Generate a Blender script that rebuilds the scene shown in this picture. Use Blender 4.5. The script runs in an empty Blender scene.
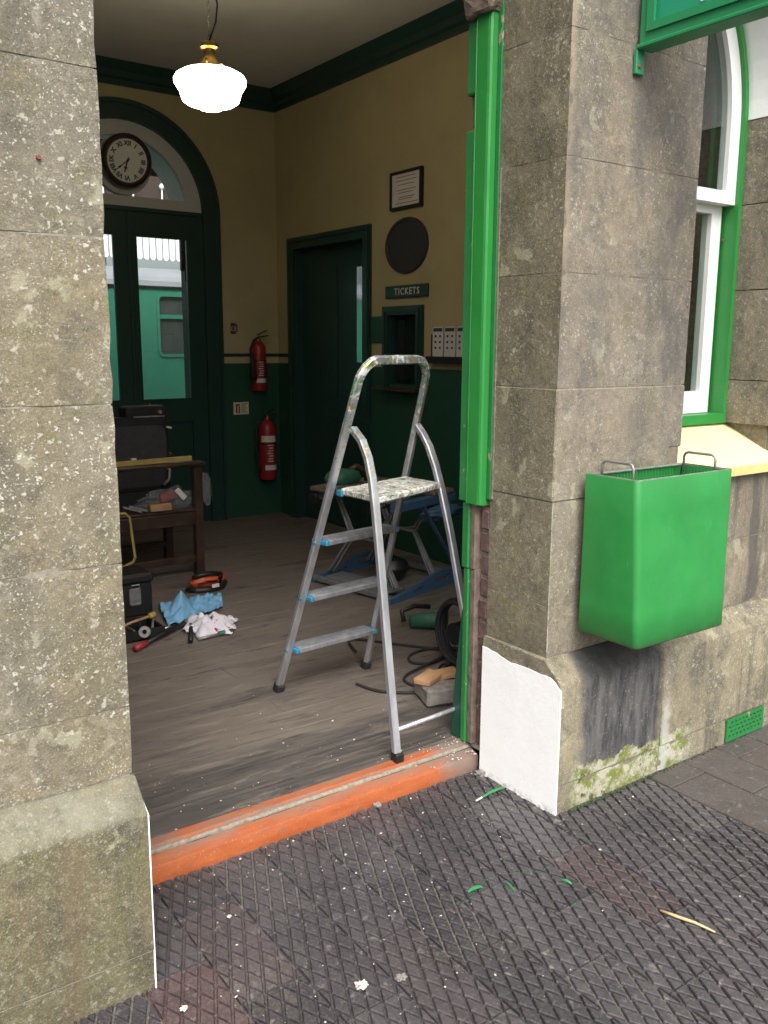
import bpy, bmesh, math, random
from math import sin, cos, pi, radians, atan, sqrt
from mathutils import Vector, Matrix, noise
from mathutils.geometry import tessellate_polygon
random.seed(7)
S = bpy.context.scene
COL = S.collection

# ------------------------------------------------------------------ camera
cam = bpy.data.cameras.new('camera')
cam.sensor_fit = 'VERTICAL'; cam.sensor_height = 24.0
cam.lens = 24.0 * 885.0 / 1024.0
cam.clip_start = 0.05; cam.clip_end = 2000
co = bpy.data.objects.new('camera', cam); COL.objects.link(co)
co.location = (0, 0, 1.5)
co.rotation_euler = (Matrix.Rotation(-radians(35.7), 3, 'Z') @ Matrix.Rotation(pi/2 - atan(167/885.0), 3, 'X') @ Matrix.Rotation(radians(.3), 3, 'Z')).to_euler()
S.camera = co
# ------------------------------------------------------------------ world + sun (soft, overcast)
SUN_EL, SUN_AZ = radians(50), radians(205)      # azimuth clockwise from +Y
w = bpy.data.worlds.new('World'); S.world = w; w.use_nodes = True
wn = w.node_tree.nodes; wl = w.node_tree.links
bg = wn['Background']
sky = wn.new('ShaderNodeTexSky'); sky.sky_type = 'NISHITA'; sky.sun_disc = False
sky.sun_elevation = SUN_EL; sky.sun_rotation = SUN_AZ
sky.air_density = 1.0; sky.dust_density = 6.0; sky.ozone_density = 1.0
hs = wn.new('ShaderNodeHueSaturation'); hs.inputs['Saturation'].default_value = 0.22
wl.new(sky.outputs[0], hs.inputs['Color']); wl.new(hs.outputs[0], bg.inputs[0])
bg.inputs[1].default_value = 0.15
sl = bpy.data.lights.new('sun', 'SUN'); sl.energy = 0.9; sl.angle = radians(35); sl.color = (1, 0.97, 0.93)
so = bpy.data.objects.new('sun', sl); COL.objects.link(so)
sd = Vector((sin(SUN_AZ)*cos(SUN_EL), cos(SUN_AZ)*cos(SUN_EL), sin(SUN_EL)))
so.rotation_euler = (-sd).to_track_quat('-Z', 'Y').to_euler()
S.view_settings.view_transform = 'Standard'; S.view_settings.look = 'None'
S.view_settings.gamma = 1; S.view_settings.exposure = 0.95
S.cycles.max_bounces = 10; S.cycles.diffuse_bounces = 6
S.cycles.use_denoising = True

# ------------------------------------------------------------------ mesh helpers
class MB:
    def __init__(s): s.bm = bmesh.new()
    def _add(s, vs, fs):
        b = [s.bm.verts.new(v) for v in vs]
        for f in fs:
            try: s.bm.faces.new([b[i] for i in f])
            except ValueError: pass
        return b
    def box(s, x0, y0, z0, x1, y1, z1, bev=0, seg=1):
        vs = [(x, y, z) for x in (x0, x1) for y in (y0, y1) for z in (z0, z1)]
        b = s._add(vs, [(0,1,3,2),(4,6,7,5),(0,4,5,1),(2,3,7,6),(0,2,6,4),(1,5,7,3)])
        if bev:
            es = list({e for v in b for e in v.link_edges})
            bmesh.ops.bevel(s.bm, geom=es, offset=bev, segments=seg, affect='EDGES', profile=.5)
        return s
    def obox(s, c, dx, dy, dz, ax=(1,0,0), ay=(0,1,0), az=(0,0,1), bev=0):
        c = Vector(c); ax = Vector(ax).normalized(); ay = Vector(ay).normalized(); az = Vector(az).normalized()
        vs = [c + ax*(i*dx/2) + ay*(j*dy/2) + az*(k*dz/2) for i in (-1,1) for j in (-1,1) for k in (-1,1)]
        b = s._add(vs, [(0,1,3,2),(4,6,7,5),(0,4,5,1),(2,3,7,6),(0,2,6,4),(1,5,7,3)])
        if bev:
            es = list({e for v in b for e in v.link_edges})
            bmesh.ops.bevel(s.bm, geom=es, offset=bev, segments=1, affect='EDGES')
        return s
    def bar(s, p0, p1, wx, wy, up=(0,0,1), bev=0):
        p0 = Vector(p0); p1 = Vector(p1); d = (p1-p0); L = d.length; d.normalize()
        x = d.cross(Vector(up)); 
        if x.length < 1e-4: x = d.cross(Vector((0,1,0)))
        x.normalize(); y = d.cross(x).normalized()
        return s.obox((p0+p1)/2, wx, wy, L, x, y, d, bev)
    def tube(s, pts, r, n=8, caps=True, sq=None, up=None):
        pts = [Vector(p) for p in pts]; rings = []; prev = None
        N = len(pts)
        for i, p in enumerate(pts):
            t = (pts[min(i+1,N-1)] - pts[max(i-1,0)]).normalized()
            if prev is None:
                ref = Vector(up) if up else (Vector((0,0,1)) if abs(t.z) < .9 else Vector((1,0,0)))
                a = t.cross(ref).normalized()
            else:
                a = (prev - t*prev.dot(t)).normalized()
            prev = a; b = t.cross(a).normalized()
            rr = r[i] if isinstance(r, (list, tuple)) else r
            if sq:
                hw, hh, c = sq
                prof = [(hw,hh-c),(hw-c,hh),(-hw+c,hh),(-hw,hh-c),(-hw,-hh+c),(-hw+c,-hh),(hw-c,-hh),(hw,-hh+c)]
                rings.append([s.bm.verts.new(p + a*u + b*v) for u, v in prof])
            else:
                rings.append([s.bm.verts.new(p + a*(rr*cos(2*pi*k/n)) + b*(rr*sin(2*pi*k/n))) for k in range(n)])
        for A, B in zip(rings, rings[1:]):
            m = len(A)
            for k in range(m): s.bm.faces.new([A[k], A[(k+1)%m], B[(k+1)%m], B[k]])
        if caps:
            s.bm.faces.new(rings[0][::-1]); s.bm.faces.new(rings[-1])
        return s
    def cyl(s, p0, p1, r0, r1=None, n=16):
        return s.tube([p0, p1], [r0, r0 if r1 is None else r1], n)
    def lathe(s, prof, c, n=32, axis=(0,0,1)):
        c = Vector(c); ax = Vector(axis).normalized()
        a = ax.cross(Vector((0,1,0)) if abs(ax.y) < .9 else Vector((1,0,0))).normalized(); b = ax.cross(a)
        rings = []
        for r, h in prof:
            if r < 1e-5: rings.append([s.bm.verts.new(c + ax*h)])
            else: rings.append([s.bm.verts.new(c + ax*h + a*(r*cos(2*pi*k/n)) + b*(r*sin(2*pi*k/n))) for k in range(n)])
        for A, B in zip(rings, rings[1:]):
            for k in range(n):
                k2 = (k+1) % n
                q = [A[k % len(A)], A[k2 % len(A)], B[k2 % len(B)], B[k % len(B)]]
                u = []
                for v in q:
                    if v not in u: u.append(v)
                if len(u) > 2: s.bm.faces.new(u)
        return s
    def prism(s, outer, holes, fn, d0, d1):
        """outer/holes: 2D loops; fn(u,v,d)->3D"""
        loops = [outer] + list(holes)
        flat = [p for l in loops for p in l]
        tris = tessellate_polygon([[Vector((p[0], p[1], 0)) for p in l] for l in loops])
        A = [s.bm.verts.new(fn(p[0], p[1], d0)) for p in flat]
        B = [s.bm.verts.new(fn(p[0], p[1], d1)) for p in flat]
        for t in tris:
            try:
                s.bm.faces.new([A[i] for i in t]); s.bm.faces.new([B[i] for i in t][::-1])
            except ValueError: pass
        k = 0
        for l in loops:
            n = len(l)
            for i in range(n):
                j = (i+1) % n
                s.bm.faces.new([A[k+i], A[k+j], B[k+j], B[k+i]])
            k += n
        return s
    def sheet(s, fn, nu, nv):
        g = [[s.bm.verts.new(fn(i/nu, j/nv)) for j in range(nv+1)] for i in range(nu+1)]
        for i in range(nu):
            for j in range(nv): s.bm.faces.new([g[i][j], g[i+1][j], g[i+1][j+1], g[i][j+1]])
        return s
    def jitter(s, amt, sc=8.0, cuts=0):
        if cuts: bmesh.ops.subdivide_edges(s.bm, edges=s.bm.edges[:], cuts=cuts, use_grid_fill=True)
        for v in s.bm.verts:
            n = noise.noise_vector(v.co*sc)
            v.co += n*amt
        return s
    def mesh(s, name, mat, smooth=False, fix=True):
        if fix: bmesh.ops.recalc_face_normals(s.bm, faces=s.bm.faces[:])
        me = bpy.data.meshes.new(name); s.bm.to_mesh(me); s.bm.free()
        if mat: me.materials.append(mat)
        if smooth:
            for p in me.polygons: p.use_smooth = True
        return me
XZ = lambda u, v, d: (u, d, v)
XY = lambda u, v, d: (u, v, d)
YZ = lambda u, v, d: (d, u, v)
def rect(x0, z0, x1, z1): return [(x0,z0),(x1,z0),(x1,z1),(x0,z1)]
def arc(cx, cz, r, a0, a1, n): return [(cx + r*cos(a0+(a1-a0)*i/n), cz + r*sin(a0+(a1-a0)*i/n)) for i in range(n+1)]

def put(o, parent):
    COL.objects.link(o)
    if parent is not None:
        o.parent = parent
        if parent.type == 'EMPTY': o.location = -Vector(parent.location)
    return o
def obj(name, mb, mat, parent=None, smooth=False, fix=True, label=None, auto=None):
    me = mb.mesh(name, mat, smooth, fix) if isinstance(mb, MB) else mb
    o = bpy.data.objects.new(name, me); put(o, parent)
    if auto:
        for p in me.polygons: p.use_smooth = True
        try: me.set_sharp_from_angle(angle=radians(auto))
        except Exception: pass
    if label: o['label'] = label
    return o
def thing(name, label, cat, loc=(0,0,0), group=None):
    o = bpy.data.objects.new(name, None); COL.objects.link(o); o.location = loc
    o.empty_display_size = .1
    o['label'] = label; o['category'] = cat
    if group: o['group'] = group
    return o
def tag(o, label, cat, group=None, kind=None):
    o['label'] = label; o['category'] = cat
    if group: o['group'] = group
    if kind: o['kind'] = kind
    return o
def struct(o): o['kind'] = 'structure'; return o
def stuff(o, label, cat): o['kind'] = 'stuff'; o['label'] = label; o['category'] = cat; return o
def text(name, s, size, mat, M, parent, ext=.001, align='CENTER', bold=0, space=1):
    c = bpy.data.curves.new('t', 'FONT'); c.body = s; c.size = size; c.extrude = ext
    c.align_x = align; c.align_y = 'CENTER'; c.resolution_u = 3; c.offset = bold; c.space_character = space
    t = bpy.data.objects.new('t', c); COL.objects.link(t)
    bpy.context.view_layer.update()
    me = bpy.data.meshes.new_from_object(t.evaluated_get(bpy.context.evaluated_depsgraph_get()))
    bpy.data.objects.remove(t); me.name = name
    me.transform(M); me.materials.clear(); me.materials.append(mat)
    return obj(name, me, mat, parent)
def frame_M(o, ax, ay):
    ax = Vector(ax).normalized(); ay = Vector(ay).normalized(); az = ax.cross(ay)
    m = Matrix((ax, ay, az)).transposed().to_4x4(); m.translation = Vector(o); return m

# ------------------------------------------------------------------ material helpers
class NT:
    def __init__(s, name):
        s.m = bpy.data.materials.new(name); s.m.use_nodes = True
        s.n = s.m.node_tree.nodes; s.l = s.m.node_tree.links
        s.b = s.n['Principled BSDF']; s.pos = None
    def P(s):
        if not s.pos: s.pos = s.n.new('ShaderNodeNewGeometry').outputs['Position']
        return s.pos
    def mapped(s, sc, rot=(0,0,0), loc=(0,0,0)):
        m = s.n.new('ShaderNodeMapping'); s.l.new(s.P(), m.inputs[0])
        m.inputs['Scale'].default_value = sc if isinstance(sc, (tuple, list)) else (sc,)*3
        m.inputs['Rotation'].default_value = rot; m.inputs['Location'].default_value = loc
        return m.outputs[0]
    def noise(s, sc, det=4, rough=.55, dist=0, loc=(0,0,0), rot=(0,0,0)):
        n = s.n.new('ShaderNodeTexNoise'); n.inputs['Scale'].default_value = 1
        s.l.new(s.mapped(sc, rot, loc), n.inputs['Vector'])
        n.inputs['Detail'].default_value = det; n.inputs['Roughness'].default_value = rough
        n.inputs['Distortion'].default_value = dist
        return n.outputs[0]
    def voro(s, sc, feat='F1', out='Distance', rnd=1):
        n = s.n.new('ShaderNodeTexVoronoi'); n.feature = feat; n.inputs['Scale'].default_value = 1
        n.inputs['Randomness'].default_value = rnd
        s.l.new(s.mapped(sc), n.inputs['Vector']); return n.outputs[out]
    def vorow(s, sc):
        """voronoi on coordinates pushed about by noise: lobed, uneven blotches"""
        nz = s.n.new('ShaderNodeTexNoise'); nz.inputs['Scale'].default_value = 1; nz.inputs['Detail'].default_value = 4
        s.l.new(s.mapped(sc*1.7), nz.inputs['Vector'])
        a = s.n.new('ShaderNodeVectorMath'); a.operation = 'MULTIPLY_ADD'
        s.l.new(nz.outputs['Color'], a.inputs[0]); a.inputs[1].default_value = (1.5,1.5,1.5); s.l.new(s.mapped(sc), a.inputs[2])
        n = s.n.new('ShaderNodeTexVoronoi'); n.inputs['Scale'].default_value = 1; s.l.new(a.outputs[0], n.inputs['Vector'])
        return n.outputs['Distance']
    def ramp(s, v, a, b, ca=0.0, cb=1.0):
        n = s.n.new('ShaderNodeMapRange'); n.clamp = True
        s.l.new(v, n.inputs[0])
        n.inputs[1].default_value = a; n.inputs[2].default_value = b
        n.inputs[3].default_value = ca; n.inputs[4].default_value = cb
        return n.outputs[0]
    def math(s, op, a, b=None):
        n = s.n.new('ShaderNodeMath'); n.operation = op
        for i, v in enumerate((a, b)):
            if v is None: continue
            if isinstance(v, (int, float)): n.inputs[i].default_value = v
            else: s.l.new(v, n.inputs[i])
        return n.outputs[0]
    def mix(s, f, a, b, mode='MIX'):
        n = s.n.new('ShaderNodeMix'); n.data_type = 'RGBA'; n.blend_type = mode
        if isinstance(f, (int, float)): n.inputs[0].default_value = f
        else: s.l.new(f, n.inputs[0])
        for i, v in ((6, a), (7, b)):
            if isinstance(v, (tuple, list)): n.inputs[i].default_value = (*v[:3], 1)
            else: s.l.new(v, n.inputs[i])
        return n.outputs[2]
    def sep(s):
        n = s.n.new('ShaderNodeSeparateXYZ'); s.l.new(s.P(), n.inputs[0]); return n.outputs
    def objrand(s):
        return s.n.new('ShaderNodeObjectInfo').outputs['Random']
    def bump(s, h, strength=.4, dist=.004, prev=None):
        n = s.n.new('ShaderNodeBump'); s.l.new(h, n.inputs['Height'])
        n.inputs['Strength'].default_value = strength; n.inputs['Distance'].default_value = dist
        if prev is not None: s.l.new(prev, n.inputs['Normal'])
        s.l.new(n.outputs[0], s.b.inputs['Normal']); return n.outputs[0]
    def col(s, c):
        if isinstance(c, (tuple, list)): s.b.inputs['Base Color'].default_value = (*c[:3], 1)
        else: s.l.new(c, s.b.inputs['Base Color'])
        return s
    def rough(s, r):
        if isinstance(r, (int, float)): s.b.inputs['Roughness'].default_value = r
        else: s.l.new(r, s.b.inputs['Roughness'])
        return s
    def metal(s, v): s.b.inputs['Metallic'].default_value = v; return s

def simple(name, c, r=.6, var=.25, sc=20, bump=.15, metal=0, spec=.5):
    t = NT(name)
    n = t.noise(sc, 5, .6)
    dark = tuple(x*(1-var) for x in c); lite = tuple(min(1, x*(1+var*.7)) for x in c)
    t.col(t.mix(t.ramp(n, .3, .7), dark, lite)); t.rough(t.ramp(n, .3, .7, max(0,r-.08), min(1,r+.08))); t.metal(metal)
    t.b.inputs['Specular IOR Level'].default_value = spec
    if bump: t.bump(t.noise(sc*4, 3), bump, .002)
    return t.m

def stone(name, kind):
    t = NT(name)
    x, y, z = t.sep()
    big = t.noise(1.7, 4, .6, .6); mid = t.noise(7, 7, .72, .5, loc=(3,1,7)); fine = t.noise(55, 6, .8)
    m2 = t.noise(17, 6, .75, .4, loc=(8,3,1)); grit = t.noise(240, 3, .7)
    P = {'left':   ((.195,.170,.110), (.245,.218,.165), (.105,.095,.078), (.27,.225,.14)),
         'right':  ((.215,.182,.135), (.265,.230,.180), (.108,.101,.096), (.30,.25,.175)),
         'reveal': ((.150,.127,.080), (.200,.172,.118), (.085,.076,.058), (.235,.205,.13)),  # olive and darker than the front, shade of the side face included
         'window': ((.22,.185,.135), (.29,.245,.180), (.10,.088,.078), (.31,.26,.18)),
         'plinthL':((.105,.098,.055), (.15,.135,.080), (.055,.052,.040), (.19,.155,.095)),
         'plinthR':((.20,.175,.115), (.27,.235,.165), (.085,.078,.065), (.31,.27,.18))}[kind]
    c = t.mix(t.ramp(big, .38, .62), P[0], P[1])
    if kind == 'left':      # greyer stone in the upper courses
        c = t.mix(t.ramp(t.math('ADD', z, t.math('MULTIPLY', big, .9)), 1.9, 2.7, 0, .85), c, (.165,.155,.15))
    c = t.mix(t.ramp(t.objrand(), 0, 1, 0, .28), c, P[3])
    # broad sooty patches and run-off streaks
    st = t.math('ADD', t.math('MULTIPLY', t.noise((7, 7, 1.6), 6, .7, .3, loc=(5,2,0)), .6), t.math('MULTIPLY', mid, .4))
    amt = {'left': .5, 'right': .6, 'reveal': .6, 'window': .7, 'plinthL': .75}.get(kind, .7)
    c = t.mix(t.ramp(st, .47, .60, 0, amt), c, P[2])
    # buff scoured patches
    c = t.mix(t.ramp(t.noise(5, 7, .75, .6, loc=(9,4,2)), .54, .63, 0, .75), c, P[3])
    # olive algae
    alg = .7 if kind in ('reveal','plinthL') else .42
    c = t.mix(t.ramp(t.noise(8, 7, .78, .4, loc=(1,8,3)), .53, .66, 0, alg), c, (.13,.125,.045))
    # dark speckle and pocked grain at several scales
    c = t.mix(t.ramp(m2, .53, .66, 0, .42), c, tuple(v*.6 for v in P[2]))
    c = t.mix(t.ramp(fine, .36, .5, .34, 0), c, tuple(v*.45 for v in P[0]))
    c = t.mix(t.ramp(fine, .56, .68, 0, .55), c, (.40,.365,.27))
    c = t.mix(t.ramp(grit, .54, .70, 0, .5), c, (.40,.375,.30))
    c = t.mix(t.ramp(grit, .30, .44, .5, 0), c, (.04,.036,.028))
    # crustose lichen: warped rounds of several sizes
    wob = t.math('MULTIPLY', t.noise(95, 5, .8), .55)
    def lichen(sc, thr, soft, a, colr, msc, m0, m1, loc=(0,0,0)):
        v = t.math('ADD', t.vorow(sc), wob)
        f = t.math('MULTIPLY', t.ramp(v, thr, thr+soft, a, 0), t.ramp(t.noise(msc, 4, .7, loc=loc), m0, m1))
        return t.mix(f, c, colr)
    L = {'left': .9, 'plinthL': .3, 'reveal': .4, 'right': .45, 'window': .5}.get(kind, .5)
    c = lichen(13, .48, .10, .6*L, (.38,.36,.27), 3, .48, .58, (7,7,0))
    c = lichen(7.5, .45, .06, .5, (.42,.40,.28), 2.2, .50, .54, (3,9,2))
    c = lichen(27, .44, .06, .8*L, (.50,.47,.38), 4, .52, .62, (2,6,1))
    c = lichen(60, .47, .07, .8*L, (.60,.58,.50), 4, .44, .56, (6,1,5))
    c = lichen(120, .45, .07, .75*L, (.60,.58,.50), 5, .40, .54, (1,1,5))
    if kind == 'right':
        ar = t.math('MULTIPLY', t.ramp(x, 2.045, 2.025), t.ramp(z, 1.6, 1.8))
        c = t.mix(t.math('MULTIPLY', ar, .75), c, (.36,.295,.205))
        wl_ = t.math('MULTIPLY', t.ramp(t.math('ADD', x, t.math('MULTIPLY', mid, .03)), 2.036, 2.028), t.ramp(z, 1.04, .98))
        c = t.mix(t.math('MULTIPLY', wl_, t.ramp(m2, .38, .5, .1, .9)), c, (.52,.49,.40))
        run = t.math('MULTIPLY', t.ramp(z, 1.16, 1.5, .0, 1), t.ramp(t.noise((5, 5, 2.2), 6, .75, .5, loc=(0,3,4)), .45, .68, 0, .6))
        c = t.mix(run, c, (.085,.084,.094))
    if kind == 'plinthL':
        zz = t.math('ADD', z, t.math('MULTIPLY', t.math('SUBTRACT', m2, .5), .05))
        c = t.mix(t.math('MULTIPLY', t.ramp(zz, .430, .452), t.ramp(mid, .3, .6, .85, .3)), c, (.27,.26,.205))
        br = t.ramp(t.noise((10, 10, .9), 5, .7, loc=(2,7,1)), .50, .66, 0, .45)
        c = t.mix(t.math('MULTIPLY', br, t.ramp(z, .45, .40)), c, (.17,.125,.075))
    if kind == 'window':
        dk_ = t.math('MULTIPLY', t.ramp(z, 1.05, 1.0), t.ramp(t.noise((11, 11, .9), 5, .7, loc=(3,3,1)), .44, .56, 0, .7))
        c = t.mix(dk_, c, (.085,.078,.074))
    if kind == 'plinthR':
        wb_ = t.math('MULTIPLY', t.math('SUBTRACT', t.noise(18, 5, .7), .5), .12)
        wobx = t.math('MULTIPLY', t.math('SUBTRACT', t.noise((6, 6, 22), 5, .7), .5), .06)
        xa = t.math('ADD', x, wobx); za = t.math('ADD', z, wb_)
        d = t.math('MULTIPLY', t.ramp(xa, 2.09, 2.13), t.ramp(xa, 2.49, 2.53, 1, 0))
        dk = t.math('MULTIPLY', d, t.ramp(za, .125, .137))
        dk = t.math('MULTIPLY', dk, t.ramp(t.noise((5,5,2), 4, .6), .25, .45, .65, 1))
        dc = t.mix(t.ramp(t.noise((30,30,6), 6, .75), .38, .62), (.045,.043,.046), (.13,.125,.12))
        dc = t.mix(t.ramp(t.noise(95, 4, .8), .62, .68, 0, .8), dc, (.5,.5,.47))
        c = t.mix(dk, c, dc)
        low = t.math('MULTIPLY', t.ramp(za, .137, .125), t.ramp(xa, 2.66, 2.74, 1, 0))
        low = t.math('MULTIPLY', low, t.ramp(xa, 2.05, 2.1))
        lc = t.mix(t.ramp(t.noise(16, 6, .78), .44, .56), (.42,.40,.31), (.17,.20,.045))
        lc = t.mix(t.ramp(t.noise(30, 5, .8, loc=(4,4,4)), .54, .64), lc, (.07,.075,.03))
        lc = t.mix(t.ramp(t.noise(45, 5, .8, loc=(9,1,4)), .60, .66), lc, (.66,.65,.58))
        c = t.mix(low, c, lc)
        white = t.math('MULTIPLY', t.ramp(xa, 2.52, 2.54), t.ramp(xa, 2.56, 2.585, 1, 0))
        c = t.mix(t.math('MULTIPLY', white, t.ramp(z, .3, .12, .1, .7)), c, (.5,.5,.46))
        st2 = t.ramp(t.noise((24, 24, 1.0), 5, .7, loc=(8,0,0)), .54, .66, 0, .5)
        c = t.mix(t.math('MULTIPLY', st2, t.ramp(x, 2.55, 2.62)), c, (.07,.062,.055))
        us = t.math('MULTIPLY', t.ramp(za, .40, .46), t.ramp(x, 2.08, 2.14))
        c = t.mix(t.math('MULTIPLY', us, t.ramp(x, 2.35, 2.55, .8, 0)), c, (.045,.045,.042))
    t.col(c); t.rough(t.ramp(fine, .3, .7, .85, .98)); t.b.inputs['Specular IOR Level'].default_value = .2
    b = t.bump(fine, .5, .005)
    b = t.bump(grit, .5, .002, b)
    t.bump(m2, .5, .010, b)
    return t.m

M = {}
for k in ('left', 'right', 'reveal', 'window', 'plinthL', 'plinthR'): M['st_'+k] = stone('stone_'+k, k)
M['mortar'] = simple('mortar', (.19,.165,.12), .9, .4, 60, .4)
M['mortar_light'] = simple('lime_mortar', (.27,.245,.19), .9, .4, 60, .4)

def chalk(name):
    t = NT(name)
    n = t.noise(45, 4, .7); v = t.math('ADD', t.voro(60), t.math('MULTIPLY', n, .2))
    c = t.mix(t.ramp(v, .15, .2, .5, 0), (.93,.93,.92), (.6,.58,.52))
    c = t.mix(t.ramp(t.noise(7, 4), .55, .75, 0, .25), c, (.78,.77,.73))
    x, y, z = t.sep()
    c = t.mix(t.math('MULTIPLY', t.ramp(z, .025, .004), t.ramp(t.noise(30, 4), .45, .6, 0, .7)), c, (.4,.38,.33))
    c = t.mix(t.ramp(t.noise((30, 30, 16), 5, .8, loc=(2,4,1)), .64, .70, 0, .35), c, (.5,.48,.42))
    t.col(c).rough(.85); b = t.bump(n, .35, .003); t.bump(t.noise(14, 3), .2, .008, b); return t.m
M['whitewash'] = chalk('whitewash')

def paver_mat(name, a, b2, red, rough0):
    t = NT(name)
    r = t.objrand()
    c = t.mix(r, a, b2)
    rr = t.math('FRACT', t.math('MULTIPLY', r, 7.31))
    c = t.mix(t.ramp(rr, .85, .95, 0, .75), c, red)
    c = t.mix(t.ramp(t.noise(9, 5, .7), .45, .7, 0, .5), c, tuple(v*.55 for v in a))
    c = t.mix(t.ramp(t.noise(3, 4, .7, loc=(5,5,5)), .54, .7, 0, .3), c, (.10,.09,.075))
    c = t.mix(t.ramp(t.noise(120, 4, .7), .5, .72, 0, .6), c, (.16,.145,.13))
    c = t.mix(t.math('MULTIPLY', t.ramp(t.noise(26, 4, .7, loc=(1,2,3)), .60, .68, 0, .6), 1), c, (.22,.20,.18))
    t.col(c); n = t.noise(40, 5, .7)
    t.rough(t.math('ADD', t.ramp(n, .38, .62, rough0, rough0+.28), t.ramp(t.noise(2.2, 3, .6, loc=(4,0,0)), .4, .6, 0, .18))); t.b.inputs['Specular IOR Level'].default_value = .55
    b = t.bump(t.noise(90, 5, .7), .3, .0015); t.bump(t.noise(22, 3, .6), .3, .004, b)
    return t.m
M['paver'] = paver_mat('blue_brick', (.042,.038,.043), (.078,.070,.075), (.090,.052,.053), .15)
M['paver_plain'] = paver_mat('plain_paver', (.065,.055,.048), (.085,.072,.062), (.08,.055,.045), .55)
M['grit'] = simple('grit', (.125,.115,.10), .95, .5, 80, .5)
M['asphalt'] = simple('asphalt', (.07,.067,.065), .95, .3, 8, .4)

def floor_mat():
    t = NT('old_floorboards')
    x, y, z = t.sep()
    g = t.noise((2.2, 42, 1), 6, .7, .3); f = t.noise((7, 170, 1), 4, .7)
    c = t.mix(t.ramp(g, .35, .65), (.108,.086,.070), (.178,.148,.125))
    c = t.mix(t.ramp(f, .45, .7, 0, .6), c, (.21,.175,.145))
    c = t.mix(t.ramp(t.objrand(), 0, 1, 0, .22), c, (.10,.08,.07))
    bl = t.noise((1.6, 5, 1), 5, .65, .5, loc=(3,3,0))
    c = t.mix(t.ramp(bl, .56, .66, 0, .6), c, (.045,.038,.035))
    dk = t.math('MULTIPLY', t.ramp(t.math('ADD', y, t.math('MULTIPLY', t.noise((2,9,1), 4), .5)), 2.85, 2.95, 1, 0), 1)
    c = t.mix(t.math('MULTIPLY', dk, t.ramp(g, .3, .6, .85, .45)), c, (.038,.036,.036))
    c = t.mix(t.ramp(t.noise((2.4, 9, 1), 6, .75, .8, loc=(11,2,0)), .54, .62, 0, .40), c, (.25,.21,.175))
    sm = t.ramp(t.noise((3, 26, 1), 5, .7, .6, loc=(7,1,0)),   .60, .65, 0, .85)
    c = t.mix(sm, c, (.03,.025,.024))
    c = t.mix(t.ramp(t.noise(38, 4, .8), .66, .74, 0, .5), c, (.3,.27,.24))
    t.col(c).rough(t.ramp(g, .3, .7, .5, .8))
    b = t.bump(f, .4, .002); t.bump(g, .4, .003, b); return t.m
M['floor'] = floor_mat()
M['gap'] = simple('dust_and_hole_shade', (.03,.026,.024), .95, .3, 20, .2)  # floor gap dirt, and the painted shade behind the air brick holes

def paint(name, c, r=.35, dirt=.15, chip=0):
    t = NT(name)
    n = t.noise(6, 4, .6); f = t.noise((60, 60, 14), 4, .6)
    cc = t.mix(t.ramp(n, .35, .7, 0, dirt*1.5), c, tuple(v*.62 for v in c))
    cc = t.mix(t.ramp(t.noise(150, 3, .7), .62, .75, 0, dirt), cc, (.35,.34,.3))
    if chip:
        m = t.ramp(t.noise((18, 18, 9), 5, .75, loc=(3,0,1)), .66-.05*chip, .68-.05*chip)
        cc = t.mix(m, cc, (.33,.26,.19))
    t.col(cc).rough(t.ramp(n, .3, .7, r, r+.15))
    b = t.bump(f, .12, .002); t.bump(t.noise(5, 2), .12, .01, b)
    return t.m
M['green'] = paint('bright_green_gloss', (.026,.235,.044), .33, .14)
M['green_chip'] = paint('bright_green_flaking', (.022,.19,.048), .4, .3, 1)
def bin_paint():
    t = NT('litter_bin_green')
    c = t.mix(t.ramp(t.noise(4, 5, .65), .35, .7), (.027,.255,.055), (.022,.205,.045))
    c = t.mix(t.ramp(t.noise((7, 7, 1.2), 5, .7, loc=(2,2,2)), .56, .72, 0, .3), c, (.05,.20,.07))          # rain runs
    c = t.mix(t.ramp(t.noise((90, 90, 12), 4, .7, .5), .66, .70, 0, .55), c, (.10,.34,.14))                    # rubs
    c = t.mix(t.ramp(t.noise(34, 5, .8, loc=(5,1,1)), .70, .72, 0, .8), c, (.06,.05,.035))                     # chips
    x, y, z = t.sep()
    e = t.math('MULTIPLY', t.ramp(z, .62, .592), t.ramp(t.noise(30, 4, .7), .35, .6))
    c = t.mix(t.math('MULTIPLY', e, .7), c, (.06,.07,.04))
    t.col(c).rough(t.ramp(t.noise(9, 5, .7), .3, .7, .32, .6))
    b = t.bump(t.noise((50, 50, 9), 4, .6), .12, .002); t.bump(t.noise(5, 2), .25, .012, b); return t.m
M['bin_green'] = bin_paint()
M['sign_green'] = paint('sign_green', (.016,.27,.145), .3, .08)
M['sign_frame'] = paint('sign_frame_green', (.02,.24,.09), .38, .3)
M['dk_green'] = paint('dark_green_gloss', (.015,.050,.041), .28, .15)
M['dado'] = paint('dark_green_wall', (.013,.070,.040), .45, .12)
M['rail_green'] = paint('dado_line_green', (.010,.035,.025), .45, .1)
M['cream'] = simple('cream_wall', (.42,.36,.20), .75, .12, 2.0, .2)
M['ceiling'] = simple('ceiling_white', (.66,.64,.60), .85, .1, 1.6, .2)
M['white'] = paint('white_gloss', (.78,.78,.77), .35, .05)
M['offwhite'] = paint('dusty_white', (.52,.52,.51), .5, .1)
M['paleblue'] = simple('pale_reveal', (.80,.78,.80), .7, .1)
M['sill'] = simple('sill_cream', (.83,.70,.38), .6, .10, 5, .3)
M['sill_edge'] = simple('sill_ochre', (.80,.58,.24), .6, .2, 8, .3)
M['black'] = simple('black_plastic', (.012,.012,.013), .45, .3, 20, .1)
M['ironwork'] = simple('ironwork', (.10,.10,.10), .5)
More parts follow.
